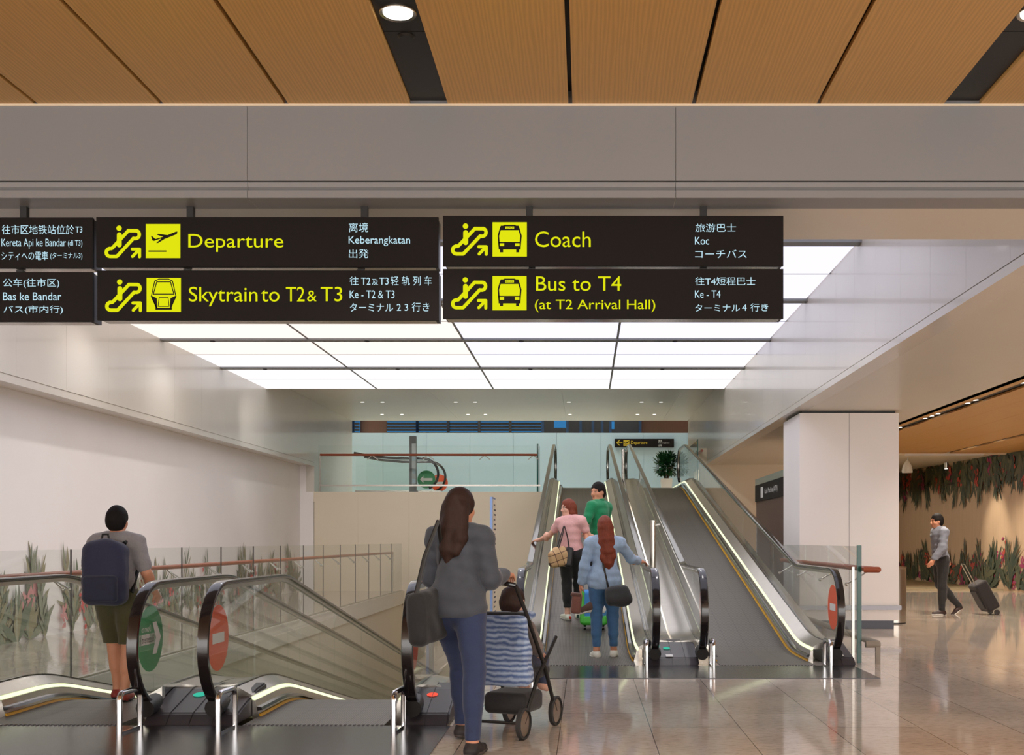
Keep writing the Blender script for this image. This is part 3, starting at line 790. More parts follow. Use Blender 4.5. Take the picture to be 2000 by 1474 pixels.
        def bot(s):
            base = kz(max(s, 0.12))+0.20
            if s < c: return max(base if s > 0.1 else 0.2, RZ-math.sqrt(max(RR*RR-(s-c)**2, 0))+0.035)
            if s > stop and top_newel: return max(base, rzf(stop)-RR-math.sqrt(max(RR*RR-(s-stop)**2, 0))+0.035)
            return base
        s = sf+0.035; e_all = (stop+RR-0.035) if top_newel else stop
        k = 0
        while s < e_all-0.05:
            e = min(s+(1.12 if k == 0 else pane), e_all)
            if e_all-e < 0.3: e = e_all
            nn = 16 if (k == 0 or e > stop) else 6
            ss = [s+0.003+(e-s-0.006)*q/nn for q in range(nn+1)]
            pn = MB(); vs = []
            for q in ss:
                vs += [(g*W2-0.006, q, bot(q)), (g*W2-0.006, q, max(top(q), bot(q)+0.01)), (g*W2+0.006, q, bot(q)), (g*W2+0.006, q, max(top(q), bot(q)+0.01))]
            fs = []
            for q in range(nn):
                a, b2 = 4*q, 4*q+4
                fs += [(a, a+1, b2+1, b2), (a+2, b2+2, b2+3, a+3), (a+1, a+3, b2+3, b2+1), (a, b2, b2+2, a+2)]
            fs += [(0, 2, 3, 1), (4*nn, 4*nn+1, 4*nn+3, 4*nn+2)]
            pn.add(vs, fs); po = pn.build('glass_pane', [M['glass']], t, smooth=0)
            if k == 0 and discs.get(side):
                kind, zc_, sc_, flip = discs[side]
                x = g*W2+(0.009 if flip > 0 else -0.009)
                r = 0.225
                d = MB(); d.lathe([(0.0005, -0.001), (r, -0.001), (r, 0.001), (0.0005, 0.001)], c=(x, sc_, zc_), n=40, axis='x')
                do = d.build('direction_disc', M['red'] if kind != 'go' else M['green'], po, smooth=0)
                do['label'] = 'orange red no entry disc' if kind != 'go' else 'green direction disc with arrow'
                for sg in (1, -1):
                    mk = MB(); xx = x+0.003*sg
                    if kind == 'no':
                        poly(mk, [(sc_-0.125, zc_-0.035), (sc_+0.125, zc_-0.035), (sc_+0.125, zc_+0.035), (sc_-0.125, zc_+0.035)], xx, 'x')
                    else:
                        poly(mk, [(sc_-0.20, zc_-0.036), (sc_+0.07, zc_-0.036), (sc_+0.07, zc_+0.036), (sc_-0.20, zc_+0.036)], xx, 'x')
                        poly(mk, [(sc_+0.03, zc_+0.11), (sc_+0.10, zc_+0.11), (sc_+0.18, zc_), (sc_+0.10, zc_-0.11), (sc_+0.03, zc_-0.11), (sc_+0.09, zc_)], xx+0.0002*sg, 'x')
                        tx = MB(); fit_text(tx, 'Basement 1', sc_-0.185, sc_+0.05, zc_-0.024, zc_+0.024, xx+0.001*sg, 0, True, 'x')
                        tx.build('disc_lettering', M['signblack'], do, smooth=0)
                        tx = MB(); fit_text(tx, 'Down to', sc_-0.16, sc_+0.0, zc_+0.05, zc_+0.095, xx, 0, True, 'x')
                        tx.build('disc_lettering', M['plainwhite'], do, smooth=0)
                    mk.build('disc_symbol', M['plainwhite'], do, smooth=0)
            s = e; k += 1
    if pmid:
        for (x0, x1, col, dot) in pmid:
            pb = MB(); pb.prism([(0.0, 0.0), (0.10, 0.075), (0.55, 0.185), (0.78, 0.20), (0.78, 0.0)], x1-x0, 'x', x0)
            p = pb.build('newel_box', M['plastic'], t, smooth=0, bevel=0.012)
            jn = MB()
            nj = max(1, int((x1-x0)/0.13))
            for k in range(1, nj):
                x = x0+(x1-x0)*k/nj
                jn.sweep([(x-0.0015, 0.0), (x+0.0015, 0.0), (x+0.0015, 0.004), (x-0.0015, 0.004)], [((0, y, z-0.001), (1, 0, 0), (0, 0, 1)) for (y, z) in ((0.012, 0.01), (0.10, 0.078), (0.55, 0.188), (0.77, 0.2015))])
            if nj > 1: jn.build('box_joint', M['black'], p, smooth=0)
            nl = Vector((0, -0.11, 0.45)).normalized()
            for (dx, dy, dz, r, mm) in dot:
                if mm == 'label':
                    lb = MB(); lb.add([(dx-0.035, dy, dz), (dx+0.035, dy, dz), (dx+0.035, dy+0.07, dz+0.017), (dx-0.035, dy+0.07, dz+0.017)], [(0, 1, 2, 3)]); lb.build('sticker', M['plainwhite'], p, smooth=0)
                else:
                    lb = MB(); n = 20
                    tvec = Vector((0, 0.45, 0.11)).normalized()
                    vs = [Vector((dx, dy, dz))+Vector((1, 0, 0))*r*math.cos(2*PI*q/n)+tvec*r*math.sin(2*PI*q/n) for q in range(n)]
                    lb.add(vs, [tuple(range(n))]); lb.build('signal_light', mm, p, smooth=0)
    # black entry cap where each handrail dives into the box
    for side in sides:
        g = -1 if side == 'L' else 1
        br = MB(); br.tube([(g*W2, 0.0, 0.12), (g*W2, 0.10, 0.135), (g*W2, 0.2, 0.15)], [0.062, 0.066, 0.05], 12); br.build('handrail_inlet', M['black'], t)
    return t
M['red'] = mat('disc_orange_red', (236, 92, 52), 0.4, emit=(236, 92, 52), estr=0.0)
M['green'] = mat('disc_green', (40, 148, 88), 0.4)
M['sig_g'] = emis('signal_green', (70, 200, 170), 0.9)
M['sig_r'] = emis('signal_red', (255, 96, 76), 1.0)

RZR = 0.0073
up = dict(m=0.188, s0=1.40, sr=2.0, s1=14.45, s_end=17.6)
walkway('ascending moving walkway with three passengers on it, left of the pair', 0.0225, 11.2, rz=RZR, discs={}, plate=(-0.50, 0.9, -1.02),
        pmid=[(W2-0.085, 1.338-W2+0.47-0.03, 0, [(0.81, 0.36, 0.145, 0.036, M['sig_g']), (0.82, 0.10, 0.083, 0, 'label')])], deck_out={'R': 0.225, 'L': 0.12}, **up)
walkway('empty moving walkway right of the one with passengers, with a no entry disc', 1.8275, 11.2, rz=RZR, discs={'R': ('no', 0.58, 0.12, -1), 'L': ('no', 0.58, 0.12, 1)}, plate=(-0.905, 0.83, -1.02),
        pmid=[(W2-0.07, W2+0.20, 0, [(W2+0.07, 0.12, 0.088, 0, 'label')])], deck_out={'L': 0.225, 'R': 0.12}, hb_shift=-0.01, **up)
dn = dict(m=-0.205, s0=1.34, sr=1.78, s1=60, s_end=19.6, rz=0.0, top_newel=False)
walkway('descending moving walkway at the left edge carrying the child, with a green disc', -3.63, 7.57, discs={'R': ('go', 0.58, 0.12, -1)}, plate=(-3.5, 0.745, -2.2),
        pmid=[(W2-0.02, W2+0.60, 0, [(W2+0.225, 0.42, 0.158, 0.045, M['sig_g'])])], deck_out={'R': 0.225, 'L': 0.12}, **dn)
walkway('descending empty moving walkway in the middle foreground with no entry discs', -1.834, 7.57, discs={'L': ('no', 0.585, 0.12, -1), 'R': ('no', 0.58, 0.12, -1)}, plate=(-1.05, 0.925, -2.2),
        pmid=[(W2-0.075, W2+0.24, 0, [(W2+0.08, 0.42, 0.158, 0.04, M['sig_r'])])], deck_out={'L': 0.225, 'R': 0.12}, **dn)

# chrome guard hoops in front of the newels
def hoop(x, y, lab, h=0.30, wd=0.26, ang=0.25):
    t = thing('guard_hoop', lab, 'guard hoop', (x, y, 0), ang, 'chrome guard hoops')
    r = 0.019; R = 0.05
    pts = [(0, 0, 0), (0, 0, h-R)]
    for k in range(1, 6): a = PI/2*k/5; pts.append((0, R-R*math.cos(a), h-R+R*math.sin(a)))
    for k in range(0, 6): a = PI/2*k/5; pts.append((0, wd-R+R*math.sin(a), h-R+R*math.cos(a)))
    pts.append((0, wd, 0))
    MB().tube(pts, r, 12).build('hoop', M['chrome'], t)
    MB().box(-0.008, 0.008, 0, wd, 0.006, 0.022).build('foot_bar', M['chrome'], t)
def fxy(px, py): Y = HCAM*F_PX/(py-VPY); return ((px-VPX)*Y/F_PX, Y)
for px, py, lab, h in ((233, 1437, 'chrome guard hoop left of the green disc newel', 0.235), (426, 1436, 'chrome guard hoop between the foreground walkways', 0.235), (769, 1436, 'chrome guard hoop beside the black bag of the woman', 0.235),
                       (1033, 1306, 'chrome guard hoop left of the passengers', 0.235), (1263, 1306, 'chrome guard hoop right of the denim jacket passenger', 0.235), (1394, 1306, 'chrome guard hoop left of the empty ascending walkway', 0.235), (1623, 1307, 'chrome guard hoop in front of the right no entry disc', 0.235)):
    x, y = fxy(px, py)
    hoop(x, y, lab, h=0.27, wd=0.30, ang=-0.05 if px < 1100 else -0.0)
# posts between the ascending pair
for px, py, Y, lab in ((1275, 1016, 13.6, 'steel post with cap between the two ascending walkways'), (1217, 877, 25.6, 'slim steel post at the top between the ascending walkways')):
    zt = at(px, py, Y).z; x = (px-VPX)*Y/F_PX
    zb = 0.188*(Y-12.6)+(0.20 if Y < 20 else 0.02)
    t = thing('steel_post', lab, 'post', (x, Y, zb))
    MB().lathe([(0.0005, 0), (0.05, 0), (0.05, 0.02), (0.035, 0.03), (0.035, zt-zb-0.02), (0.042, zt-zb-0.02), (0.042, zt-zb), (0.0005, zt-zb+0.005)], n=18).build('shaft', M['steel'], t)
    MB().tube([(0.03, 0, zt-zb-0.06), (0.09, -0.02, zt-zb-0.05)], 0.014, 10).build('bracket', M['steel'], t)
# ================================================================ balustrades
def bracket(mb, x0, x1, y, z, n=2):
    mb.tube([(x0, y, z-0.13), (x1, y, z-0.03)], 0.008, 8)
    mb.tube([(x0, y+0.12, z-0.13), (x1, y, z-0.03)], 0.008, 8)
    mb.ell((x0, y, z-0.13), (0.02, 0.02, 0.02), 8, 6); mb.ell((x0, y+0.12, z-0.13), (0.02, 0.02, 0.02), 8, 6)
t = thing('glass_balustrade', 'long glass balustrade with timber handrail beside the left wall', 'balustrade', (XG, 7.7, 0))
H0 = 1.17
pan = [7.7+1.36*k for k in range(0, 15)]+[27.7]
k0 = (4.53*F_PX/(VPX-355)); off = k0-7.7-1.36*round((k0-7.7)/1.36)
edges = [7.7]+[7.7+off+1.36*k for k in range(1, 15) if 7.7+off+1.36*k < 27.3]+[27.7]
for k in range(len(edges)-1):
    box(-0.007, 0.007, edges[k]-7.7+0.006, edges[k+1]-7.7-0.006, 0.0, H0).build('glass_pane', M['glass'], t, smooth=0)
    if k: box(-0.007, 0.007, edges[k]-7.7-0.004, edges[k]-7.7+0.004, 0.0, H0).build('pane_joint', M['plastic'], t, smooth=0)
mb = MB(); mb.tube([(-0.12, 0.0, 0.952), (-0.12, 19.4, 0.952)], 0.026, 12); mb.build('handrail', M['woodrail'], t)
for e in edges[1:-1]:
    mb = MB(); bracket(mb, -0.012, -0.12, e-7.7-0.12, 0.952); mb.build('bracket', M['steel'], t)
mb = MB(); mb.box(-0.03, 0.03, 0, 20, 0.012, 0.03); mb.build('base_channel', M['steel'], t, smooth=0)
mb = MB(); mb.tube([(-0.12, 19.4, 0.952), (-0.12, 19.4, 0.0)], 0.02, 10); mb.build('end_post', M['steel'], t)

# upper level balustrade on the cream wall
t = thing('glass_balustrade', 'glass balustrade on the upper floor edge above the cream wall', 'balustrade', (0, 27.9, Z_UP))
def ux(px): return (px-VPX)*27.9/F_PX
xs_ = [ux(621), ux(728), ux(837), ux(947), ux(1050)]
for k in range(4):
    box(xs_[k]+0.005, xs_[k+1]-0.005, -0.007, 0.007, -0.02, 1.15).build('glass_pane', M['glass'], t, smooth=0)
    mb = MB()
    x = xs_[k+1] if k < 3 else xs_[k+1]-0.1
    for d in (-0.13, 0.13): mb.tube([(x+d, 0.0, 0.80), (x, -0.11, 0.905)], 0.012, 8)
    mb.build('bracket', M['plainwhite'], t)
mb = MB(); mb.box(xs_[-1]-0.02, xs_[-1]+0.02, -0.012, 0.9, -0.02, 1.19); mb.build('end_pane', M['glass_edge'], t, smooth=0)
mb = MB(); mb.tube([(xs_[0]+0.08, -0.12, 0.91), (xs_[-1], -0.12, 0.91)], 0.028, 12); mb.build('handrail', M['woodrail'], t)
mb = MB(); mb.tube([(xs_[0]+0.08, -0.12, 0.91), (xs_[0]+0.08, -0.12, 0.0)], 0.02, 10); mb.build('end_post', M['steel'], t)
mb = MB(); mb.box(xs_[0]+0.08, xs_[-1]+0.08, -0.14, -0.1, 0.135, 0.175); mb.build('bumper_rail', M['deckmetal'], t, smooth=0)

# right balustrade beside the ascending walkway
t = thing('glass_balustrade', 'glass balustrade with timber handrail right of the orange no entry disc', 'balustrade', (2.79, 11.5, 0))
ed = [0, 1.42, 2.78, 4.14, 5.5]
for k in range(4):
    box(-0.009, 0.009, ed[k]+0.004, ed[k+1]-0.004, 0.01, 1.19).build('glass_pane', M['glass'], t, smooth=0)
box(-0.022, 0.022, -0.02, 0.012, 0.0, 1.20).build('green_edge', M['glass_edge'], t, smooth=0, bevel=0.003)
mb = MB(); mb.tube([(0.13, -0.17, 0.955), (0.13, -0.15, 0.955), (0.13, 5.3, 0.955)], [0.022, 0.029, 0.029], 14); mb.build('handrail', M['woodrail'], t)
mb = MB(); mb.tube([(0.02, -0.12, 0.955), (0.15, -0.16, 0.955)], 0.03, 14); mb.ell((0.155, -0.16, 0.955), (0.03, 0.03, 0.03)); mb.build('handrail_return', M['woodrail'], t)
for e in (0.12, 1.42, 2.78, 4.14):
    mb = MB(); mb.tube([(-0.10, e, 0.80), (0.0, e, 0.855), (0.13, e, 0.94)], 0.008, 8); mb.ell((-0.1, e, 0.80), (0.02, 0.02, 0.02), 8, 6); mb.build('bracket', M['steel'], t)
box(-0.075, -0.05, -0.02, 0.01, 0, 0.98).build('end_post', M['steel'], t, smooth=0)
M['putty'] = mat('putty_bumper', (150, 138, 124), 0.45)
t = thing('bumper_rail', 'low putty coloured bumper rail on a short leg by the green glass edge', 'bumper rail', (2.9, 11.45, 0))
mb = MB(); mb.tube([(-0.07, -0.06, 0.2), (0.06, -0.06, 0.2), (0.07, 0.02, 0.2), (0.07, 5.2, 0.2)], 0.035, 12); mb.build('rail', M['putty'], t)
box(0.03, 0.075, -0.08, -0.045, 0, 0.18).build('leg', M['putty'], t, smooth=0)
box(0.03, 0.075, 2.5, 2.54, 0, 0.18).build('leg', M['putty'], t, smooth=0)
# top right glass edge
t = thing('glass_balustrade', 'short glass screen at the top right of the empty walkway', 'balustrade', (2.62, 26.4, Z_UP))
box(-0.008, 0.008, 0, 3.0, -0.4, 1.15).build('glass_pane', M['glass'], t, smooth=0)
box(-0.012, 0.012, -0.02, 0.01, -0.4, 1.17).build('green_edge', M['glass_edge'], t, smooth=0)
mb = MB(); mb.tube([(0.1, -0.05, 0.9), (0.1, 3, 0.9)], 0.03, 10); mb.build('handrail', M['woodrail'], t)

# ================================================================ upper floor: totem, walkway ends, plant
p = at(806, 940, 29.6)
t = thing('information_totem', 'tall slim grey information totem behind the upper glass balustrade', 'sign', (p.x, 29.6, Z_UP))
zt = at(806, 851, 29.6).z-Z_UP
box(-0.09, 0.09, 0.0, 0.12, 0, zt).build('casing', mat('totem_grey', (112, 116, 118), 0.4), t, smooth=0, bevel=0.008)
mb = MB(); mb.box(-0.02, 0.085, -0.006, 0.0, 0.25, zt-0.2); mb.build('screen', mat('grey_screen', (176, 186, 190), 0.25), t, smooth=0)
mb = MB()
for k, z in enumerate((0.95, 0.62, 0.36)): mb.box(-0.012, 0.078, -0.009, -0.006, z-0.06, z+0.06)
mb.build('notice', M['palewall'], t, smooth=0)

def upper_walkway(lab, y, pyt, px_end, disc_m, py_disc, px_disc):
    t = thing('moving_walkway', lab, 'moving walkway', (0, y, Z_UP), 0, 'upper level walkway ends')
    xe = (px_end-VPX)*y/F_PX; z = 0.98
    pts = [(-6.15, 0, z+0.14), (-5.75, 0, z+0.06), (-5.1, 0, z)]
    c = xe-0.45
    pts.append((c-0.6, 0, z))
    for k in range(0, 15): a = math.radians(90-155*k/14); pts.append((c+0.42*math.cos(a), 0, z-0.42+0.42*math.sin(a)))
    mb = MB(); mb.tube(pts, 0.034, 10); mb.build('handrail', M['rubber'], t)
    mb = MB(); mb.prism([(-6.1, 0.1), (-6.1, z+0.08), (-5.1, z-0.04), (c, z-0.04), (c+0.3, z-0.2), (c+0.37, z-0.45), (c+0.2, 0.2), (c, 0.1)], 0.012, 'y', 0); mb.build('glass_pane', M['glass'], t, smooth=0)
    box(-6.1, c+0.5, -0.1, 0.1, 0, 0.12).build('base_deck', M['deckmetal'], t, smooth=0)
    dx = (px_disc-VPX)*y/F_PX
    zd = at(px_disc, py_disc, y).z-Z_UP
    mb = MB(); mb.lathe([(0.0005, -0.001), (0.24, -0.001), (0.24, 0.001), (0.0005, 0.001)], c=(dx, -0.012, zd), n=30, axis='y'); d = mb.build('direction_disc', disc_m, t, smooth=0)
    mb = MB()
    if disc_m is M['green']:
        poly(mb, [(dx-.17, zd), (dx-.08, zd+.1), (dx-.08, zd+.035), (dx+.16, zd+.035), (dx+.16, zd-.035), (dx-.08, zd-.035), (dx-.08, zd-.1)], -0.015)
    else: poly(mb, [(dx-.13, zd-.035), (dx+.13, zd-.035), (dx+.13, zd+.035), (dx-.13, zd+.035)], -0.015)
    mb.build('disc_symbol', M['plainwhite'], d, smooth=0)
upper_walkway('nearer upper walkway end with a green disc behind the balustrade', 29.9, 912, 858, M['green'], 936, 833)
upper_walkway('farther upper walkway end with an orange disc behind the balustrade', 31.3, 918, 872, M['red'], 943, 858)

# potted plant at the top of the empty walkway
p = at(1301.5, 935, 31.0)
t = thing('potted_plant', 'leafy dark green plant in a square white pot at the top of the walkway', 'plant', (p.x, 31.0, Z_UP))
mb = MB(); mb.add([(-.12, -.12, 0), (.12, -.12, 0), (.12, .12, 0), (-.12, .12, 0), (-.16, -.16, .5), (.16, -.16, .5), (.16, .16, .5), (-.16, .16, .5)], [(0, 3, 2, 1), (4, 5, 6, 7), (0, 1, 5, 4), (1, 2, 6, 5), (2, 3, 7, 6), (3, 0, 4, 7)])
mb.build('pot', M['plainwhite'], t, smooth=0, bevel=0.008)
mb = MB(); fo = MB()
for k in range(14):
    a = k*2.4; r = 0.05+0.2*random.random(); zz = 0.75+0.45*random.random()
    mb.tube([(0.05*math.cos(a), 0.05*math.sin(a), 0.48), (r*0.6*math.cos(a), r*0.6*math.sin(a), zz*0.8), (r*math.cos(a), r*math.sin(a), zz)], [0.012, 0.009, 0.005], 6)
mb.build('stem', M['trunk'], t)
def leaf(mb, base, d, L, Wd, up, curl=0.25):
    d = d.normalized(); s_ = d.cross(up)
    if s_.length < 1e-3: s_ = Vector((1, 0, 0))
    s_.normalize(); n = s_.cross(d).normalized()
    pt = []
    for (u, wv) in ((0, 0.08), (0.25, 0.8), (0.5, 1.0), (0.78, 0.65), (1.0, 0.03)):
        cpt = base+d*L*u-n*curl*L*u*u
        pt += [cpt+s_*Wd*wv, cpt-s_*Wd*wv]
    mb.add(pt, [(2*i, 2*i+1, 2*i+3, 2*i+2) for i in range(4)])
for k in range(900):
    u = random.random()*2*PI; v = random.uniform(-0.9, 1.0); rr = random.random()**0.33
    base = Vector((0.30*rr*math.cos(u)*math.sqrt(1-v*v*0.8), 0.30*rr*math.sin(u)*math.sqrt(1-v*v*0.8), 0.88+0.30*rr*v))
    d = Vector((base.x*1.6+random.gauss(0, .12), base.y*1.6+random.gauss(0, .12), (base.z-0.78)*1.2+random.gauss(0.05, .14)))
    leaf(fo, base, d, random.uniform(0.10, 0.16), random.uniform(0.022, 0.036), Vector((0, 0, 1)))
fo.build('foliage', M['leaf'], t, smooth=0)

# blade sign between foreground walkway and passengers
p = at(961, 970, 10.35)
t = thing('blade_sign', 'slim standing sign with bluish edge behind the long haired woman', 'sign', (p.x, 10.35, 0))
box(-0.02, 0.004, 0, 0.34, 0.02, p.z).build('panel', mat('blue_edge', (110, 132, 176), 0.3, 0.5), t, smooth=0)
box(0.004, 0.012, 0.02, 0.34, 0.05, p.z-0.02).build('face', M['cream'], t, smooth=0)
mb = MB()
for k in range(24): mb.box(0.0125, 0.0135, 0.05, 0.28 if k % 3 else 0.2, p.z-0.08-k*0.045, p.z-0.065-k*0.045)
mb.build('printed_line', M['plastic'], t, smooth=0)
box(-0.1, 0.1, -0.02, 0.38, 0, 0.02).build('foot_plate', M['steel'], t, smooth=0)

# litter bin behind the column
t = thing('litter_bin', 'round stainless steel litter bin beside the white column', 'bin', (4.63, 17.0, 0))
MB().lathe([(0.0005, 0.02), (0.20, 0.02), (0.20, 0.80), (0.19, 0.83), (0.0005, 0.83)], n=32).build('body', M['steel'], t)
MB().lathe([(0.0005, 0.0), (0.195, 0.0), (0.195, 0.02), (0.0005, 0.02)], n=32).build('base', M['black'], t)
MB().lathe([(0.12, 0.83), (0.205, 0.83), (0.205, 0.855), (0.12, 0.845)], n=32).build('rim', M['chrome'], t)

# cash machine kiosk behind the column
t = thing('cash_machine_kiosk', 'brown kiosk with dark sign band half hidden behind the column', 'kiosk', (3.6, 17.4, 0))
box(-0.48, 0.6, 0.0, 3.2, 0, 1.95).build('body', M['darkwood'], t, smooth=0)
box(-0.5, 0.62, -0.02, 3.22, 1.95, 2.25).build('sign_band', M['signblack'], t, smooth=0)
box(-0.5, 0.62, -0.02, 3.22, 2.25, 2.36).build('top_band', M['steel'], t, smooth=0)
mb = MB(); fit_text(mb, 'Cash Machine (ATM)', -2.1, -0.8, 2.03, 2.15, -0.503, 0, False, 'x')
mb.v = [(v[0], -v[1], v[2]) for v in mb.v]
mb.build('lettering', M['plainwhite'], t, smooth=0)
mb = MB(); poly(mb, rrect(2.25, 2.55, 2.0, 2.19, 0.02), -0.503, 'x'); mb.build('symbol', M['plainwhite'], t, smooth=0)

# right hall ceiling fittings
def slot_lamp(x, y, z, lab):
    d = thing('downlight', lab, 'ceiling light', (x, y, z), 0, 'slot downlights in the right hall')
    MB().lathe([(0.055, 0), (0.07, -0.006), (0.072, 0)], n=16).build('trim_ring', M['steel'], d)
    MB().lathe([(0.0005, -0.002), (0.055, -0.002), (0.055, 0)], n=16).build('lens', M['lamp'], d)
zz = ZW2+0.035
slots = []
for (sxx, pxs, nm) in ((6.06, (1756, 1805, 1818, 1830, 1888, 1904, 1998), 'near slot'), (8.92, (1873, 1886, 1895, 1938, 1951), 'far slot')):
    for k, px in enumerate(pxs):
        Y = sxx*F_PX/(px-VPX); slots.append((sxx, Y))
        slot_lamp(sxx, Y, zz, 'small downlight in the %s of the right hand oak ceiling, %s from the column' % (nm, ORD[k]))
p = at(1772, 923, 29.5)
t = thing('pendant_spotlight', 'white bell shaped spotlight hanging below the cream ceiling', 'spotlight', (p.x, 29.5, p.z))
L_ = ZW2-p.z+0.02
MB().lathe([(0.0005, 0.0), (0.135, 0.0), (0.14, 0.05), (0.11, 0.19), (0.05, 0.29), (0.025, 0.32), (0.0005, 0.325)], n=24).build('shade', M['plainwhite'], t)
MB().tube([(0, 0, 0.31), (0.02, 0, L_)], 0.014, 8).build('stem', M['plainwhite'], t)
p = at(1848, 908, 30.5)
t = thing('track_spotlight', 'small lit brass spotlight in front of the hanging flowers', 'spotlight', (p.x, 30.5, p.z))
MB().lathe([(0.0005, -0.1), (0.05, -0.1), (0.06, 0.06), (0.03, 0.1), (0.0005, 0.1)], n=14).build('head', M['steel'], t)
MB().lathe([(0.0005, -0.104), (0.045, -0.104), (0.045, -0.1), (0.0005, -0.1)], n=14).build('lens', M['lamp'], t)
MB().tube([(0, 0, 0.1), (0, 0, ZW2-p.z+0.02)], 0.01, 6).build('stem', M['steel'], t)
p0, p1 = at(1768, 891, 27.6), at(1920, 891, 27.6)
t = tag(box(p0.x, p1.x, 27.55, 27.65, ZW2-0.075, ZW2-0.0295).build('lighting_track', M['plainwhite'], smooth=0), 'long white lighting track below the end of the oak planks', 'lighting track')
# ================================================================ painted flower murals
def mural(name, lab, P, D, N, L, z0, up, hfun, cols, n, seed, scale=1.0):
    """leaf shapes on a wall: P start, D direction along wall, N normal off wall"""
    rnd = random.Random(seed); mb = MB()
    def lf(x, z, ang, ln, wd, mi, lay):
        mb.cur = mi
        dx, dz = math.sin(ang), math.cos(ang)*up
        nx, nz = dz, -dx
        pts = []
        bend = rnd.uniform(-.25, .25)
        cs = [(0, .15), (.25, .8), (.55, 1), (.8, .6), (1, .02)]
        Lp, Rp = [], []
        for (u, w) in cs:
            cx = x+dx*ln*u+nx*ln*bend*u*u; cz = z+dz*ln*u+nz*ln*bend*u*u
            for lst, sg in ((Lp, 1), (Rp, -1)):
                q = P+D*(cx+nx*wd*w*sg)+N*(0.004+lay*0.00002); lst.append((q.x, q.y, z0+max(cz+nz*wd*w*sg, 0) if up > 0 else z0+min(cz+nz*wd*w*sg, 0)))
        vs = []
        for a, b in zip(Lp, Rp): vs += [a, b]
        mb.add(vs, [(2*i, 2*i+1, 2*i+3, 2*i+2) for i in range(4)])
    lay = 0
    for k in range(n):
        x = rnd.uniform(0, L); h = hfun(x)*rnd.uniform(0.35, 1.0); lay += 1
        kind = rnd.random()
        if kind < 0.45:      # tall stalk with leaves along it
            lean = rnd.gauss(0, .15)
            mi = rnd.choice((0, 1, 2))
            m_ = int(4+h*8)
            for q in range(m_):
                u = (q+1)/m_; sg = 1 if q % 2 else -1
                lf(x+lean*h*u, up*h*u*0.75, lean+sg*rnd.uniform(.3, 1.0)*(1-.6*u), h*.32*scale, .035*scale*rnd.uniform(.5, 1.1), rnd.choice((0, 1, 2, mi)), lay+q)
            lay += m_
        elif kind < 0.74:
            for q in range(7):
                lf(x, 0 if rnd.random() < .6 else up*h*.25, rnd.gauss(0, .6), h*rnd.uniform(.35, .8), .042*scale*rnd.uniform(.5, 1.6), rnd.choice((0, 1, 2)), lay+q)
            lay += 7
        else:
            zc_ = up*h*rnd.uniform(.3, .7); mi = rnd.choice((3, 3, 4))
            for q in range(12):
                lf(x+rnd.gauss(0, .05)*scale, zc_+rnd.gauss(0, .09)*scale, rnd.uniform(0, 2*PI), .10*scale*rnd.uniform(.6, 1.3), .03*scale, mi, lay+q)
            lay += 12
    o = mb.build(name, cols, smooth=0)
    return tag(o, lab, 'mural')
muL = [mat('mural_sage', (138, 142, 122), 0.6), mat('mural_grey_green', (112, 120, 100), 0.6), mat('mural_olive', (150, 142, 112), 0.6), mat('mural_red', (208, 84, 84), 0.6), mat('mural_pink', (206, 140, 140), 0.6)]
random.seed(3)
hl = [0.55+0.45*random.random() for _ in range(60)]
mural('flower_mural', 'painted sage leaves and red flowers along the foot of the left wall', Vector((X_WL, 8.5, 0)), Vector((0, 1, 0)), Vector((1, 0, 0)), 19.0, 0.0, 1, lambda x: 0.95*hl[int(x/0.55) % 60]+0.30, muL, 210, 11)
muR = [mat('mural_dark_green', (62, 70, 46), 0.6), mat('mural_deep_green', (46, 58, 40), 0.6), mat('mural_moss', (88, 86, 56), 0.6), mat('mural_scarlet', (178, 62, 40), 0.6), mat('mural_magenta', (150, 40, 86), 0.6)]
Dv = (P3-P1); Lr = Dv.length; Dn = Dv.normalized(); Nn = Vector((-1, 0, 0))
D3 = Vector((Dn.x, Dn.y, 0)); N3 = Vector((Dn.y, -Dn.x, 0))
if N3.x > 0: N3 = -N3
mural('flower_mural', 'painted dark green plants and red flowers growing up the foot of the brown wall', Vector((P1.x, P1.y, 0)), D3, N3, 12, 0.04, 1, lambda x: 0.55+0.75*hl[int(x/0.7+9) % 60]*(0.75+x/14), muR, 170, 5, 1.2)
mural('flower_mural', 'painted dark green plants and red flowers hanging down from the top of the brown wall', Vector((P1.x, P1.y, 0)), D3, N3, 12, ZW2+0.02, -1, lambda x: 0.55+0.75*hl[int(x/0.8+20) % 60], muR, 230, 8, 1.3)

# ================================================================ lamps
def spot(loc, target, power, size, blend=0.6, col=(1, .9, .76), r=0.05):
    l = bpy.data.lights.new('downlight_lamp', 'SPOT'); l.energy = power; l.spot_size = size; l.spot_blend = blend; l.color = col; l.shadow_soft_size = r
    o = bpy.data.objects.new('downlight_lamp', l); COL.objects.link(o); o.location = loc
    o.rotation_euler = (Vector(target)-Vector(loc)).to_track_quat('-Z', 'Y').to_euler()
for (a, b) in strips:
    for k in range(5): spot(((a+b)/2, dl[0].y-2.4*k, zc-0.02), ((a+b)/2, dl[0].y-2.4*k, 0), 110, 1.9)
for (x, y) in slots[::2]: spot((x, y, ZW2-0.02), (x, y, 0), 300, 2.1)
for y in (12.6, 10.2, 7.8): spot((6.06, y, ZW2-0.02), (6.06, y-0.8, 0), 170, 2.0, .6, (1, .94, .86))
pm = P2+(P1-P2)*0.17
spot((8.6, 28.3, ZW2-0.05), (pm.x, pm.y, 1.5), 260, 0.75, 0.9)

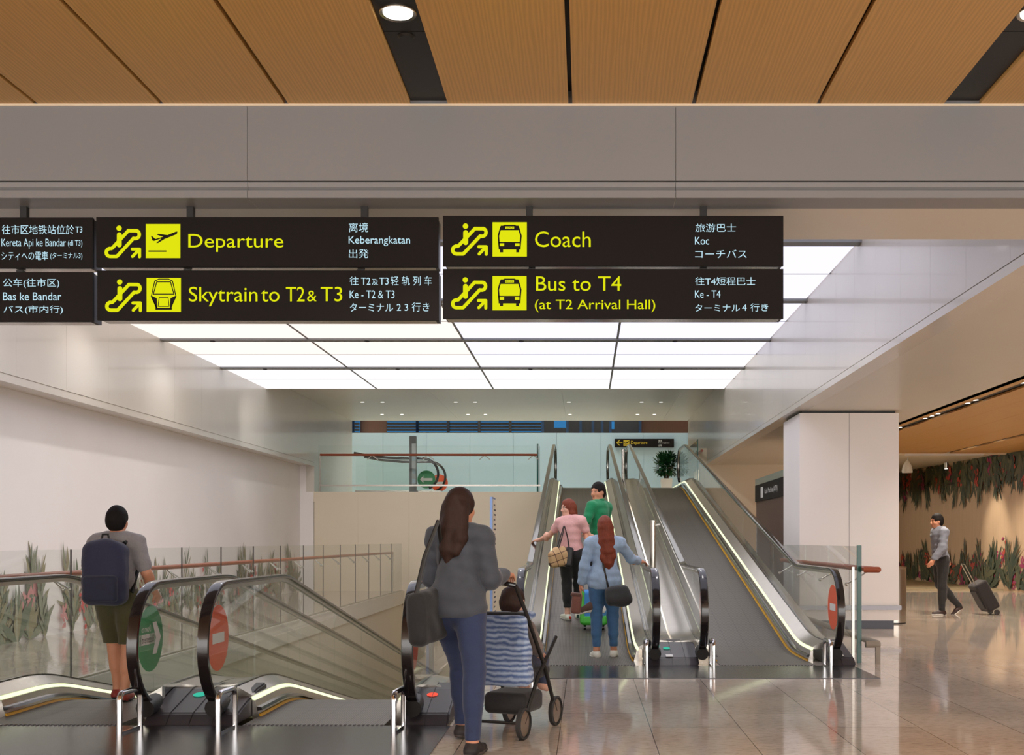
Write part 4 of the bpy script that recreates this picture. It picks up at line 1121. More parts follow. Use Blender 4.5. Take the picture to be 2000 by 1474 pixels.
def area(loc, sx_, sy_, power, col, rot=(0, 0, 0)):
    l = bpy.data.lights.new('added_upper_light', 'AREA'); l.shape = 'RECTANGLE'; l.size = sx_; l.size_y = sy_; l.energy = power; l.color = col
    o = bpy.data.objects.new('added_upper_light', l); COL.objects.link(o); o.location = loc; o.rotation_euler = rot
area((-2, 33.6, 8.3), 12, 1.6, 260, (.80, .93, 1.0))  # unseen area light added to brighten the pale upper wall
for x in (-5, -2, 1): spot((x, 30.7, Z_FAR-0.02), (x, 31.2, Z_UP), 110, 2.4, .8, (.85, .95, 1))

for k in (1, 2, 3, 4):
    for q in range(4):
        x, y = (lx[q]+lx[q+1])/2-0.3, rows[k]
        d = thing('rib_fitting', 'tiny dark fitting on the %s ceiling rib from the far end, %s' % (ORD[k-1], bayn[q].replace('the left', 'left')), 'ceiling light', (x, y, Z_LIT-0.03), 0, 'dark rib fittings')
        MB().lathe([(0.0005, -0.012), (0.035, -0.012), (0.045, 0.0), (0.0005, 0.0)], n=14).build('housing', M['black'], d)
        spot((x, y, Z_LIT-0.05), (x, y, 0) if k > 1 else (x, Y_CREAM, 0.9), 70 if k > 1 else 260, 2.7 if k > 1 else 1.3, 0.9, (1, .97, .93))  # lamp added under each rib fitting to brighten the hall and cream wall
from mathutils.bvhtree import BVHTree
# ================================================================ people: blended distance fields turned into smooth meshes
class Body:
    """list of rounded primitives, blended and meshed with surface nets"""
    def __init__(s): s.p = []; s.cuts = []; s.subs = []
    def cap(s, a, b, ra, rb, k=0.02): s.p.append(('c', np.array(a, float), np.array(b, float), ra, rb, k)); return s
    def chain(s, pts, rs, k=0.02):
        for i in range(len(pts)-1): s.cap(pts[i], pts[i+1], rs[i], rs[i+1], k)
        return s
    def ell(s, c, r, R=None, k=0.03): s.p.append(('e', np.array(c, float), np.array(r, float), np.eye(3) if R is None else np.array(R, float), 0, k)); return s
    def rbox(s, c, h, R=None, r=0.03, k=0.01): s.p.append(('b', np.array(c, float), np.array(h, float), np.eye(3) if R is None else np.array(R, float), r, k)); return s
    def cut(s, n, o): s.cuts.append((np.array(n, float)/np.linalg.norm(n), np.array(o, float))); return s   # removes the side n points to
    def sub(s, c, r, R=None): s.subs.append((np.array(c, float), np.array(r, float), np.eye(3) if R is None else np.array(R, float))); return s
    def copy_from(s, o, infl=0.0, sel=None):
        for q in o.p:
            if sel and not sel(q): continue
            if q[0] == 'c': s.p.append(('c', q[1], q[2], q[3]+infl, q[4]+infl, q[5]))
            elif q[0] == 'e': s.p.append(('e', q[1], q[2]+infl, q[3], 0, q[5]))
        return s
    @staticmethod
    def dist(q, P):
        if q[0] == 'c':
            a, b, ra, rb = q[1], q[2], q[3], q[4]
            ba = b-a; L2 = max(ba@ba, 1e-9)
            pa = P-a; t = np.clip((pa@ba)/L2, 0, 1)
            return np.linalg.norm(pa-t[..., None]*ba, axis=-1)-(ra+(rb-ra)*t)
        L = (P-q[1])@q[3]
        if q[0] == 'e':
            r = q[2]; k0 = np.linalg.norm(L/r, axis=-1); k1 = np.linalg.norm(L/(r*r), axis=-1)
            return k0*(k0-1.0)/np.maximum(k1, 1e-6)
        d = np.abs(L)-(q[2]-q[4])
        return np.linalg.norm(np.maximum(d, 0), axis=-1)+np.minimum(d.max(-1), 0)-q[4]
    def mesh(s, h, wrinkle=0.0, wf=28.0):
        los, his = [], []
        for q in s.p:
            if q[0] == 'c': m = max(q[3], q[4]); lo = np.minimum(q[1], q[2])-m; hi = np.maximum(q[1], q[2])+m
            else: m = q[2].max() if q[0] == 'e' else np.linalg.norm(q[2]); lo = q[1]-m; hi = q[1]+m
            los.append(lo); his.append(hi)
        pad = 0.05
        lo = np.min(los, 0)-pad; hi = np.max(his, 0)+pad
        N = np.ceil((hi-lo)/h).astype(int)+1
        D = np.full(N, 0.2, np.float32)
        ax = [lo[i]+h*np.arange(N[i]) for i in range(3)]
        for q, l, u in zip(s.p, los, his):
            i0 = np.maximum(np.floor((l-pad-lo)/h).astype(int), 0); i1 = np.minimum(np.ceil((u+pad-lo)/h).astype(int)+1, N)
            sl = tuple(slice(a, b) for a, b in zip(i0, i1))
            P = np.stack(np.meshgrid(*[ax[i][i0[i]:i1[i]] for i in range(3)], indexing='ij'), -1)
            d = s.dist(q, P).astype(np.float32); k = q[5]; o = D[sl]
            hh = np.maximum(k-np.abs(o-d), 0)/k
            D[sl] = np.minimum(o, d)-hh*hh*k*0.25
        if s.cuts or s.subs or wrinkle:
            P = np.stack(np.meshgrid(*ax, indexing='ij'), -1)
            if wrinkle:
                X, Y, Z = P[..., 0], P[..., 1], P[..., 2]
                D += (wrinkle*(np.sin(wf*Z+9*X+4*np.sin(11*Y+3*X))*np.sin(wf*0.6*X-wf*0.5*Z+5*Y)+0.5*np.sin(wf*1.7*Z-14*Y+8*X))).astype(np.float32)
            for n, o in s.cuts: D = np.maximum(D, ((P-o)@n).astype(np.float32))
            for c, r, R in s.subs: D = np.maximum(D, -s.dist(('e', c, r, R, 0, 0), P).astype(np.float32))
        return surface_nets(D, lo, h)
    def build(s, name, m, parent, h=0.006, wrinkle=0.0, wf=28.0, feats=None):
        v, f = s.mesh(h, wrinkle, wf)
        me = bpy.data.meshes.new(name); me.from_pydata(v.tolist(), [], f.tolist())
        for x in (m if isinstance(m, (list, tuple)) else [m]): me.materials.append(x)
        if feats:
            cen = v[f].mean(1)
            idx = np.zeros(len(f), np.int32)
            for (c, r, mi) in feats:
                idx[(((cen-np.array(c))/np.array(r))**2).sum(1) < 1] = mi
            me.polygons.foreach_set('material_index', idx)
        bm = bmesh.new(); bm.from_mesh(me)
        bmesh.ops.smooth_vert(bm, verts=bm.verts, factor=0.5, use_axis_x=True, use_axis_y=True, use_axis_z=True)
        bmesh.ops.recalc_face_normals(bm, faces=bm.faces); bm.to_mesh(me); bm.free()
        me.shade_smooth()
        o = bpy.data.objects.new(name, me); COL.objects.link(o)
        if parent is not None: o.parent = parent
        return o
def surface_nets(D, lo, h):
    S = D < 0
    nx, ny, nz = D.shape
    cnt = np.zeros((nx-1, ny-1, nz-1), np.int8)
    corners = [(i, j, k) for i in (0, 1) for j in (0, 1) for k in (0, 1)]
    for (i, j, k) in corners: cnt += S[i:nx-1+i, j:ny-1+j, k:nz-1+k]
    act = (cnt > 0) & (cnt < 8)
    I = np.argwhere(act); idx = -np.ones(act.shape, np.int64); idx[act] = np.arange(len(I))
    acc = np.zeros((len(I), 3)); w = np.zeros(len(I))
    vals = {c: D[I[:, 0]+c[0], I[:, 1]+c[1], I[:, 2]+c[2]] for c in corners}
    for c in corners:
        for a in range(3):
            if c[a] == 0:
                e = list(c); e[a] = 1; e = tuple(e)
                d0, d1 = vals[c], vals[e]; x = (d0 < 0) != (d1 < 0)
                t = np.where(x, d0/np.where(x, d0-d1, 1), 0)
                p = np.tile(np.array(c, float), (len(I), 1)); p[:, a] += t
                acc[x] += p[x]; w[x] += 1
    V = lo+h*(I+acc/np.maximum(w, 1)[:, None])
    F = []
    for a in range(3):
        b, c = (a+1) % 3, (a+2) % 3
        s0 = [slice(None)]*3; s1 = [slice(None)]*3; s0[a] = slice(0, -1); s1[a] = slice(1, None)
        A = S[tuple(s0)]; B = S[tuple(s1)]
        E = np.argwhere(A != B)
        ok = (E[:, b] > 0) & (E[:, c] > 0) & (E[:, b] < D.shape[b]-1) & (E[:, c] < D.shape[c]-1)
        E = E[ok]
        def g(db, dc):
            q = E.copy(); q[:, b] -= db; q[:, c] -= dc; return idx[q[:, 0], q[:, 1], q[:, 2]]
        Q = np.stack([g(1, 1), g(0, 1), g(0, 0), g(1, 0)], 1)
        fl = A[E[:, 0], E[:, 1], E[:, 2]]
        Q[~fl] = Q[~fl][:, ::-1]
        F.append(Q[(Q >= 0).all(1)])
    return V, np.concatenate(F)
def Rz(a): c, s = math.cos(a), math.sin(a); return np.array([[c, -s, 0], [s, c, 0], [0, 0, 1.0]])
def Rx(a): c, s = math.cos(a), math.sin(a); return np.array([[1.0, 0, 0], [0, c, -s], [0, s, c]])
def Ry(a): c, s = math.cos(a), math.sin(a); return np.array([[c, 0, s], [0, 1.0, 0], [-s, 0, c]])
def unit(v): v = np.array(v, float); return v/np.linalg.norm(v)

def hand(B, w, d, n, side, s, curl=0.5):
    """palm and five fingers from wrist w along d; n is the direction the palm faces; side +1 when the thumb is on d x n"""
    w = np.array(w, float); d = unit(d); n = unit(np.array(n)-d*(np.array(n)@d)); t = np.cross(d, n)*side
    B.cap(w, w+d*0.05*s, 0.023*s, 0.026*s, 0.015); B.cap(w+d*.03*s+t*.015*s, w+d*.085*s+t*.026*s, .018*s, .014*s, .012); B.cap(w+d*.03*s-t*.015*s, w+d*.08*s-t*.026*s, .018*s, .013*s, .012)
    for q, (off, L) in enumerate(((.030, .068), (.010, .078), (-.010, .072), (-.029, .056))):
        b = w+d*.085*s+t*off*s; c1_, c2_ = curl*(0.6+.1*q), curl*(1.5+.12*q)
        p1 = b+(d*math.cos(c1_)+n*math.sin(c1_))*L*.55*s; p2 = p1+(d*math.cos(c2_)+n*math.sin(c2_))*L*.5*s
        B.chain([b, p1, p2], [.0092*s, .0085*s, .0072*s], .004)
    b = w+d*.03*s+t*.028*s; p1 = b+unit(d*.7+t*.75+n*.3)*.035*s; p2 = p1+unit(d*.9+t*.15+n*.5)*.03*s
    B.chain([b, p1, p2], [.012*s, .0105*s, .0085*s], .008)

def skeleton(H):
    s = H/1.7
    J = dict(pelvis=(0, 0, .94), belly=(0, 0, 1.08), chest=(0, -.005, 1.27), neck=(0, -.02, 1.44), head=(0, .012, 1.585),
             hipL=(-.09, 0, .90), kneeL=(-.095, .02, .49), ankL=(-.10, -.02, .085), hipR=(.09, 0, .90), kneeR=(.095, .02, .49), ankR=(.10, -.02, .085),
             shL=(-.17, -.01, 1.385), elL=(-.215, -.03, 1.11), wrL=(-.21, .04, .875), shR=(.17, -.01, 1.385), elR=(.215, -.03, 1.11), wrR=(.21, .04, .875))
    return {k: np.array(v)*s for k, v in J.items()}, s

M['skin'] = mat('skin', (214, 150, 118), 0.5); M['skin_light'] = mat('skin_light', (226, 172, 148), 0.5)
M['eye'] = mat('eye_dark', (34, 24, 20), 0.3); M['lip'] = mat('lip', (176, 84, 78), 0.45); M['brow'] = mat('brow', (46, 32, 26), 0.7)
M['hair_black'] = mat('hair_black', (26, 21, 20), 0.7, spec=.2, noise=0.3, nscale=40, stretch=(4, 4, .4)); M['hair_brown'] = mat('hair_dark_brown', (52, 34, 28), 0.6, spec=.25, noise=0.3, nscale=40, stretch=(4, 4, .4))
M['hair_auburn'] = mat('hair_auburn', (122, 56, 36), 0.55, spec=.3, noise=0.3, nscale=40, stretch=(4, 4, .4))

def person(label, loc, rz, H, J, s, top, bottom, hair, shoes, skin='skin', fem=False, yaw=0.0, torso=0.0, head=(0, 0, 0), hands=None, h=0.006, feet=None, group=None):
    t = thing('person', label, 'person', loc, rz, group)
    Rt = Rz(torso); Rh = Rz(head[0])@Rx(head[1])@Ry(head[2])
    tors, arms, legs, hd = Body(), Body(), Body(), Body()
    hw = 1.08 if fem else 1.0; cw = 0.9 if fem else 1.0
    tors.ell(J['pelvis'], np.array([.158*hw, .112, .13])*s, Rz(torso*.4), .06)
    tors.ell(J['belly'], np.array([.132, .098, .16])*s, Rz(torso*.7), .07)
    tors.ell(J['chest'], np.array([.152*cw, .108, .19])*s, Rt, .07)
    tors.ell(J['chest']+Rt@np.array([0, .02, .07])*s, np.array([.145*cw, .095, .11])*s, Rt, .06)
    if fem:
        for g in (-1, 1): tors.ell(J['chest']+Rt@np.array([g*.065, .085, .0])*s, np.array([.062, .055, .062])*s, Rt, .04)
    tors.cap(J['shL'], J['shR'], .062*s, .062*s, .05)
    tors.cap(J['neck']+np.array([0, 0, -.04])*s, J['shL']*.55+J['neck']*.45, .05*s, .05*s, .05); tors.cap(J['neck']+np.array([0, 0, -.04])*s, J['shR']*.55+J['neck']*.45, .05*s, .05*s, .05)
    for sd in 'LR':
        a, e, w = J['sh'+sd], J['el'+sd], J['wr'+sd]
        af = .88 if fem else 1.0
        arms.chain([a, e], [.056*s*af, .042*s*af], .03)
        arms.cap(e, w, .042*s, .028*s, .02); arms.ell((e*.68+w*.32), np.array([.041, .041, .07])*s, None, .03)
        hp, k_, an = J['hip'+sd], J['knee'+sd], J['ank'+sd]
        legs.cap(hp, k_, .092*s*hw, .058*s, .04); legs.cap(k_, an, .057*s, .037*s, .03)
        legs.cap(k_*.85+an*.15+np.array([0, -.018, 0])*s, k_*.5+an*.5+np.array([0, -.016, 0])*s, .05*s, .045*s, .03)
    nk = J['neck']; hc = J['head']
    hd.cap(nk-np.array([0, 0, .05])*s, hc+Rh@np.array([0, -.02, -.05])*s, .056*s*(.9 if fem else 1), .052*s*(.9 if fem else 1), .03)
    def hp_(x, y, z): return hc+Rh@(np.array([x, y, z])*s)
    hd.ell(hp_(0, -.008, .02), np.array([.074, .094, .092])*s, Rh, .03)
    hd.ell(hp_(0, .026, -.045), np.array([.058, .062, .068])*s, Rh, .04)
    hd.ell(hp_(0, .062, -.088), np.array([.026, .024, .022])*s, Rh, .03)
    for g in (-1, 1):
        hd.ell(hp_(g*.038, .055, -.03), np.array([.026, .026, .026])*s, Rh, .02)
        hd.ell(hp_(g*.074, -.008, -.012), np.array([.011, .02, .032])*s, Rh, .01)
        hd.cap(hp_(g*.014, .082, .024), hp_(g*.05, .07, .024), .009*s, .008*s, .014)
    hd.cap(hp_(0, .088, .012), hp_(0, .108, -.028), .008*s, .0135*s, .012); hd.ell(hp_(0, .096, -.036), np.array([.019, .013, .010])*s, Rh, .01)
    hd.cap(hp_(-.018, .082, -.058), hp_(.018, .082, -.058), .0085*s, .0085*s, .008); hd.cap(hp_(-.013, .083, -.068), hp_(.013, .083, -.068), .009*s, .009*s, .008)
    body = Body()
    for q in (tors, legs, arms, hd): body.p += q.p
    if feet is None: feet = {}
    for sd in 'LR':
        an = J['ank'+sd]; f = np.array(feet.get(sd, (0, 1, 0)), float)
        body.chain([an, an+np.array([0, 0, -.045])*s, an+(f*.12+np.array([0, 0, -.05]))*s], [.036*s, .032*s, .026*s], .02)
        if hands and sd in hands: hand(body, J['wr'+sd], *hands[sd][:2], side=hands[sd][2], s=s, curl=hands[sd][3])
        else: hand(body, J['wr'+sd], J['wr'+sd]-J['el'+sd]+np.array([0, .02, 0]), (1 if sd == 'L' else -1, .25, 0), side=(1 if sd == 'L' else -1), s=s, curl=.35)
    bo_ = body.build('body', [M[skin]], t, h)
    tree = BVHTree.FromPolygons([v.co for v in bo_.data.vertices], [tuple(p.vertices) for p in bo_.data.polygons])
    fdir = Vector(Rh@np.array([0, -1.0, 0]))
    def onface(x, z, lift=0.0):
        o_ = Vector(hp_(x, .25, z)); hit = tree.ray_cast(o_, fdir)
        return (hit[0] if hit[0] is not None else Vector(hp_(x, .085, z)))-fdir*lift*s
    Rm = Matrix([list(r) for r in Rh])
    def fell(mb, c_, r):
        n0 = len(mb.v); mb.ell((0, 0, 0), [q*s for q in r], 12, 8)
        for i in range(n0, len(mb.v)): mb.v[i] = tuple(Rm@Vector(mb.v[i])+c_)
    for g in (-1, 1):
        mb = MB(); fell(mb, onface(g*.033, .004, -.001), (.0135, .004, .0055)); eo = mb.build('eye', M['plainwhite'], t, 60)
        mb = MB(); fell(mb, onface(g*.033, .004, .0015), (.0058, .0022, .0054)); mb.build('iris', M['eye'], eo, 60)
        mb = MB(); mb.tube([onface(g*q, .0115-abs(q-.034)*.22, .001) for q in (.019, .027, .034, .042, .048)], .0016*s, 6); mb.build('eyelid_line', M['eye'], eo, 60)
        mb = MB(); mb.tube([onface(g*q, z_, .001) for q, z_ in ((.016, .024), (.028, .0285), (.040, .0275), (.051, .021))], [.0022*s, .0034*s, .003*s, .0012*s], 6); mb.build('eyebrow', M['brow'], t, 60)
    mb = MB(); mb.tube([onface(q, -.0625+abs(q)*.12, -.0005) for q in (-.023, -.012, 0, .012, .023)], [.0018*s, .0042*s, .0046*s, .0042*s, .0018*s], 8); mb.build('lips', M['lip'], t, 60)
    # clothes
    def top_sel(kind):
        c = Body(); infl = top.get('infl', .012)*s
        c.copy_from(tors, infl)
        for sd in 'LR':
            a, e, w = J['sh'+sd], J['el'+sd], J['wr'+sd]
            u = top['sleeve']      # 0..2 : 1 = elbow, 2 = wrist
            if u <= 1: c.cap(a, a+(e-a)*u, (.056 if fem else .060)*s+infl, ((.050 if fem else .056)-.010*u)*s+infl*1.1, .03)
            else: fa = .92 if fem else 1.0; c.cap(a, e, .058*s*fa+infl, .049*s*fa+infl, .03); c.cap(e, e+(w-e)*(u-1), .051*s*fa+infl, .038*s+infl, .03)
        if top.get('flare'):
            c.ell(J['pelvis']+np.array([0, -.005, -.01])*s, np.array([.184*hw, .142, .20])*s*top['flare'], Rz(torso*.4), .06)
        zt = J['pelvis'][2]+top['hem']*s
        c.cut((0, 0, -1), (0, 0, zt)); c.cut((0, 0, 1), (0, 0, nk[2]+(.045+top.get('collar', 0.0))*s)); c.sub(nk+np.array([0, .035, .05])*s, np.array([.06, .075, .045])*s)
        return c
    to = top_sel(0).build(top['name'], top['mat'], t, h, top.get('wr', .0035), 42)
    to['label'] = top['label']
    c = Body(); infl = bottom.get('infl', .010)*s
    c.p += [('e', q[1], q[2]+infl*.9, q[3], 0, q[5]) for q in tors.p[:1]]
    c.p += [('c', q[1], q[2], q[3]+infl, q[4]+infl, q[5]) for q in legs.p]
    if bottom.get('short'):
        for sd in 'LR': c.cap(J['hip'+sd], J['knee'+sd], .10*s, .085*s, .03)
    zc_ = bottom['cut']*s
    if bottom.get('cuts'):
        pass
    c.cut((0, 0, -1), (0, 0, zc_)); c.cut((0, 0, 1), (0, 0, J['pelvis'][2]+.13*s))
    bo = c.build(bottom['name'], bottom['mat'], t, h, .002, 40); bo['label'] = bottom['label']
    if top.get('polo'):
        cb = MB(); ring = []
        for q in range(17):
            a = 2*PI*q/16; ring.append(nk+np.array([.064*math.cos(a)*s, (.012+.068*math.sin(a))*s, (.020-.020*math.sin(a))*s]))
        cb.sweep([(-.006, -.016), (.006, -.018), (.002, .016), (-.004, .016)], [(Vector(p), Vector((p[0]-nk[0], p[1]-nk[1], 0)).normalized(), Vector((0, 0, 1))) for p in ring])
        cb.build('collar', top['mat'], to)
    # hair
    hb = Body(); hk = hair.get('infl', .012)*s
    hb.ell(hp_(0, -.014, .026), np.array([.074, .090, .094])*s+hk, Rh, .02)
    hb.ell(hp_(0, -.05, -.02), np.array([.070, .05, .07])*s+hk*.7, Rh, .03)
    for q in hair.get('locks', []):
        hb.chain([hp_(*p[:3]) for p in q], [p[3]*s for p in q], .03)
    hb.sub(hp_(0, .105, hair.get('fz', -.05)), np.array([hair.get('fw', .074), .085, .12])*s, Rh)
    for g in (-1, 1):
        if not hair.get('locks'): hb.sub(hp_(g*.09, .02, -.045), np.array([.04, .05, .06])*s, Rh)
    ho = hb.build('hair', hair['mat'], t, h*.8, hair.get('wr', .0012), 60)
    # shoes
    for sd in 'LR':
        an = J['ank'+sd]; f = np.array(feet.get(sd, (0, 1, 0)), float); z0 = an[2]-.085*s
        sb = Body(); hl = np.array([0, 0, 0])
        base = np.array([an[0], an[1], z0])
        toe = f*.15*s; toe_z = f[2]*.15*s
        sb.chain([an+np.array([0, 0, -.02])*s, an+(-f*.02+np.array([0, 0, -.05]))*s], [.045*s, .042*s], .03)
        sb.chain([an+(-f*.035+np.array([0, 0, -.055]))*s, an+(f*.05+np.array([0, 0, -.05]))*s, an+(f*.145+np.array([0, 0, -.058]))*s], [.036*s, .042*s, .032*s], .03)
        nrm = np.array([0, -f[2], math.hypot(f[0], f[1])]) if abs(f[2]) > .05 else np.array([0, 0, 1.0])
        sb.cut(-unit(nrm), an+np.array([0, 0, -.083])*s)
        sb.cut((0, 0, 1), (0, 0, an[2]+shoes.get('top', .0)*s))
        so = sb.build('shoe', shoes['mat'], t, h*.8)
        if shoes.get('sole'):
            q = Body(); q.chain([an+(-f*.035+np.array([0, 0, -.06]))*s, an+(f*.05+np.array([0, 0, -.06]))*s, an+(f*.145+np.array([0, 0, -.062]))*s], [.041*s, .046*s, .037*s], .03)
            q.cut(-unit(nrm), an+np.array([0, 0, -.0845])*s); q.cut(unit(nrm), an+np.array([0, 0, -.064])*s)
            q.build('sole', shoes['sole'], so, h*.8)
        if shoes.get('heel'):
            q = Body(); q.rbox(an+(-f*.058+np.array([0, 0, -.045]))*s, np.array([.018, .022, .024])*s, None, .006, .01); q.build('heel_tab', shoes['heel'][sd], so, .004)
    return t

exec_people = True
bz_up = lambda Y: ramp(Y-11.2, 1.40, 0.188)
def V3(*a): return np.array(a, float)
cloth = lambda n, c, **k: mat(n, c, 0.8, noise=k.get('noise', 0.08), nscale=k.get('ns', 60), bump=0.15, sheen=0.2)

# --- man in the green polo shirt
H = 1.66; J, s = skeleton(H)
PX, PY = 0.165, 14.3; gz = bz_up(PY)
J['ankL'] = V3(-.10, -.05, .085); J['ankR'] = V3(.10, .10, .10); J['kneeR'] = V3(.10, .12, .50)
J['elL'] = J['shL']+V3(-.12, .02, -.24); J['wrL'] = J['elL']+V3(-.10, -.10, -.16)
J['elR'] = J['shR']+V3(.05, .06, -.26); J['wrR'] = J['elR']+V3(.0, .20, -.06)
person('young man in a green polo shirt riding up, glancing back over his left shoulder', (PX, PY, gz), 0.95, H, J, s,
       dict(polo=True, name='polo_shirt', mat=cloth('green_polo', (10, 132, 84)), label='bright green polo shirt', sleeve=.72, hem=-.06, infl=.012, collar=.01),
       dict(name='trousers', mat=cloth('dark_trousers', (40, 40, 46)), label='dark trousers', cut=.06, infl=.014),
       dict(mat=M['hair_black'], infl=.014, fz=-.06), dict(mat=mat('black_shoe', (28, 26, 26), .5)), skin='skin', torso=.25, head=(1.45, -.10, 0), h=.0055,
       hands={'L': ((-.3, -.3, -.5), (1, 0, -.3), 1, .6)})

# --- woman in the pink top
H = 1.50; J, s = skeleton(H)
PX, PY = -0.165, 14.0; gz = bz_up(PY)
loc_hand = V3(-0.665-PX, 14.46-PY, 0.965+0.188*(14.46-13.2)+0.035-gz)
for k in ('belly', 'chest', 'neck', 'head', 'shL', 'shR'): J[k] = J[k]+V3(-.02, .0, 0)
J['shL'] = J['chest']+V3(-.15, .06, .10)*s; J['shR'] = J['chest']+V3(.145, -.05, .115)*s
J['head'] = J['head']+V3(-.035, .01, -.01); J['neck'] = J['neck']+V3(-.01, 0, 0)
J['wrL'] = loc_hand+V3(.075, -.05, .02); J['elL'] = (J['shL']+J['wrL'])/2+V3(.0, -.03, -.05)
J['elR'] = J['shR']+V3(.11, .05, -.20); J['wrR'] = J['elR']+V3(.08, .16, -.05)
J['ankL'] = V3(-.06, -.02, .075); J['kneeL'] = V3(-.07, .01, .44); J['ankR'] = V3(.075, .09, .09); J['kneeR'] = V3(.075, .08, .45)
pink = person('woman in a pink top and black trousers holding the rail, smiling back over her shoulder', (PX, PY, gz), 0.0, H, J, s,
       dict(name='blouse', mat=cloth('pink_blouse', (232, 178, 176)), label='pale pink short sleeved top', sleeve=.5, hem=.03, infl=.013, collar=.0, wr=.003),
       dict(name='trousers', mat=cloth('black_trousers', (24, 22, 22)), label='black cropped trousers', cut=.175, infl=.012),
       dict(mat=M['hair_auburn'], infl=.018, fz=-.055, fw=.066, locks=[[(.055, -.04, .0, .045), (.075, -.03, -.09, .045), (.07, -.03, -.16, .03)], [(-.06, -.02, 0, .04), (-.075, -.015, -.08, .036), (-.072, -.0, -.14, .022)], [(0, -.07, .0, .06), (0, -.07, -.10, .06), (0, -.07, -.15, .04)]]),
       dict(mat=mat('white_trainer', (232, 232, 214), .5), sole=M['plainwhite'], heel={'L': mat('red_tab', (214, 60, 40), .5), 'R': mat('green_tab', (30, 70, 60), .5)}), skin='skin_light', fem=True, torso=.35, head=(2.1, -.1, .05),
       hands={'L': ((-.85, .5, -.12), (0, .1, -1), -1, .45)}, feet={'L': (-.55, .8, .1), 'R': (.15, .98, .15)}, h=.005)
# her bag
t = thing('handbag', 'tan checked handbag with black side hanging from the pink shoulder', 'handbag', (PX-.135, PY-.13, gz+.76), 0.35)
def plaid():
    m = mat('tan_check', (206, 170, 120), .6); nt = m.node_tree; b = nt.nodes['Principled BSDF']
    tc = nt.nodes.new('ShaderNodeTexCoord'); mp = nt.nodes.new('ShaderNodeMapping'); mp.inputs['Rotation'].default_value = (0, .35, 0)
    br = nt.nodes.new('ShaderNodeTexBrick'); br.offset = 0; br.inputs['Scale'].default_value = 12; br.inputs['Mortar Size'].default_value = .05; br.inputs['Brick Width'].default_value = 1; br.inputs['Row Height'].default_value = 1
    br.inputs['Color1'].default_value = (*lin((208, 172, 124)), 1); br.inputs['Color2'].default_value = (*lin((190, 150, 104)), 1); br.inputs['Mortar'].default_value = (*lin((90, 58, 44)), 1)
    sp = nt.nodes.new('ShaderNodeSeparateXYZ'); cb = nt.nodes.new('ShaderNodeCombineXYZ')
    nt.links.new(tc.outputs['Object'], mp.inputs[0]); nt.links.new(mp.outputs[0], sp.inputs[0]); nt.links.new(sp.outputs[0], cb.inputs[0]); nt.links.new(sp.outputs[2], cb.inputs[1]); nt.links.new(cb.outputs[0], br.inputs['Vector']); nt.links.new(br.outputs[0], b.inputs['Base Color'])
    return m
B = Body(); B.rbox((-.035, 0, 0), (.125, .07, .10), Ry(-.1), .045, .03); B.rbox((-.02, 0, .08), (.085, .05, .07), Ry(-.1), .035, .05); B.build('body', plaid(), t, .007)
B = Body(); B.rbox((.085, .005, .02), (.052, .078, .125), Ry(.12), .035, .03); B.build('side_panel', mat('black_leather', (34, 32, 36), .4), t, .007)
mb = MB()
for yy in (-.035, .03): mb.tube([(-.05, yy, .12), (-.01, yy-.005, .25), (.035, yy*.6+.0, .40), (.08, yy+.03, .26), (.09, yy, .13)], .008, 8)
mb.build('strap', mat('dark_strap', (46, 38, 38), .5), t)

# --- woman in the denim jacket
H = 1.50; J, s = skeleton(H)
PX, PY = 0.20, 12.0; gz = 0.0
railR = V3(0.685-PX-.012, 12.62-PY, 0.99)
J['shR'] = J['shR']+V3(.01, .03, 0); J['wrR'] = railR+V3(-.085, -.045, .03); J['elR'] = (J['shR']+J['wrR'])/2+V3(.02, -.07, -.07)
J['elL'] = J['shL']+V3(-.065, -.0, -.235); J['wrL'] = J['elL']+V3(-.03, .03, -.20)
J['ankL'] = V3(-.085, .0, .075); J['ankR'] = V3(.10, .05, .08); J['kneeL'] = V3(-.085, .03, .43); J['kneeR'] = V3(.09, .05, .43)
denim = cloth('denim_light', (156, 180, 208), noise=.12, ns=25)
jeans = cloth('denim_blue', (66, 108, 152), noise=.12, ns=25)
person('long haired woman in a pale denim jacket and blue jeans, hand on the rail', (PX, PY, gz), 0.0, H, J, s,
       dict(name='denim_jacket', mat=denim, label='pale blue denim jacket', sleeve=1.9, hem=-.11, infl=.014, flare=1.0, wr=.0035, collar=.0),
       dict(name='jeans', mat=jeans, label='blue skinny jeans', cut=.135, infl=.010),
       dict(mat=M['hair_auburn'], infl=.016, fz=-.05, wr=.0015, locks=[[(0, -.06, 0, .07), (0, -.09, -.15, .068), (.01, -.11, -.30, .062), (.015, -.125, -.44, .045), (.02, -.125, -.53, .018)], [(-.05, -.05, -.02, .045), (-.06, -.075, -.2, .042), (-.05, -.11, -.38, .03), (-.03, -.12, -.48, .012)], [(.05, -.05, -.02, .045), (.07, -.075, -.2, .045), (.075, -.11, -.36, .034), (.06, -.12, -.47, .014)]]),
       dict(mat=mat('white_sneaker', (240, 238, 226), .5), sole=M['plainwhite']), skin='skin', fem=True, torso=-.1, head=(.25, 0, 0),
       hands={'R': ((.8, .42, -.15), (0, .1, -1), 1, .5)}, feet={'L': (-.35, .93, 0), 'R': (.1, .99, 0)}, h=.005)
t = thing('shoulder_bag', 'soft dark grey shoulder bag on the denim woman\'s right hip', 'bag', (PX+.13, PY-.145, .67))
B = Body(); B.rbox((.0, 0, 0), (.125, .055, .10), Ry(-.18), .05, .03); B.ell((.05, -.01, -.03), (.11, .06, .09), None, .05); B.build('body', cloth('charcoal_bag', (52, 52, 54)), t, .007, .004)
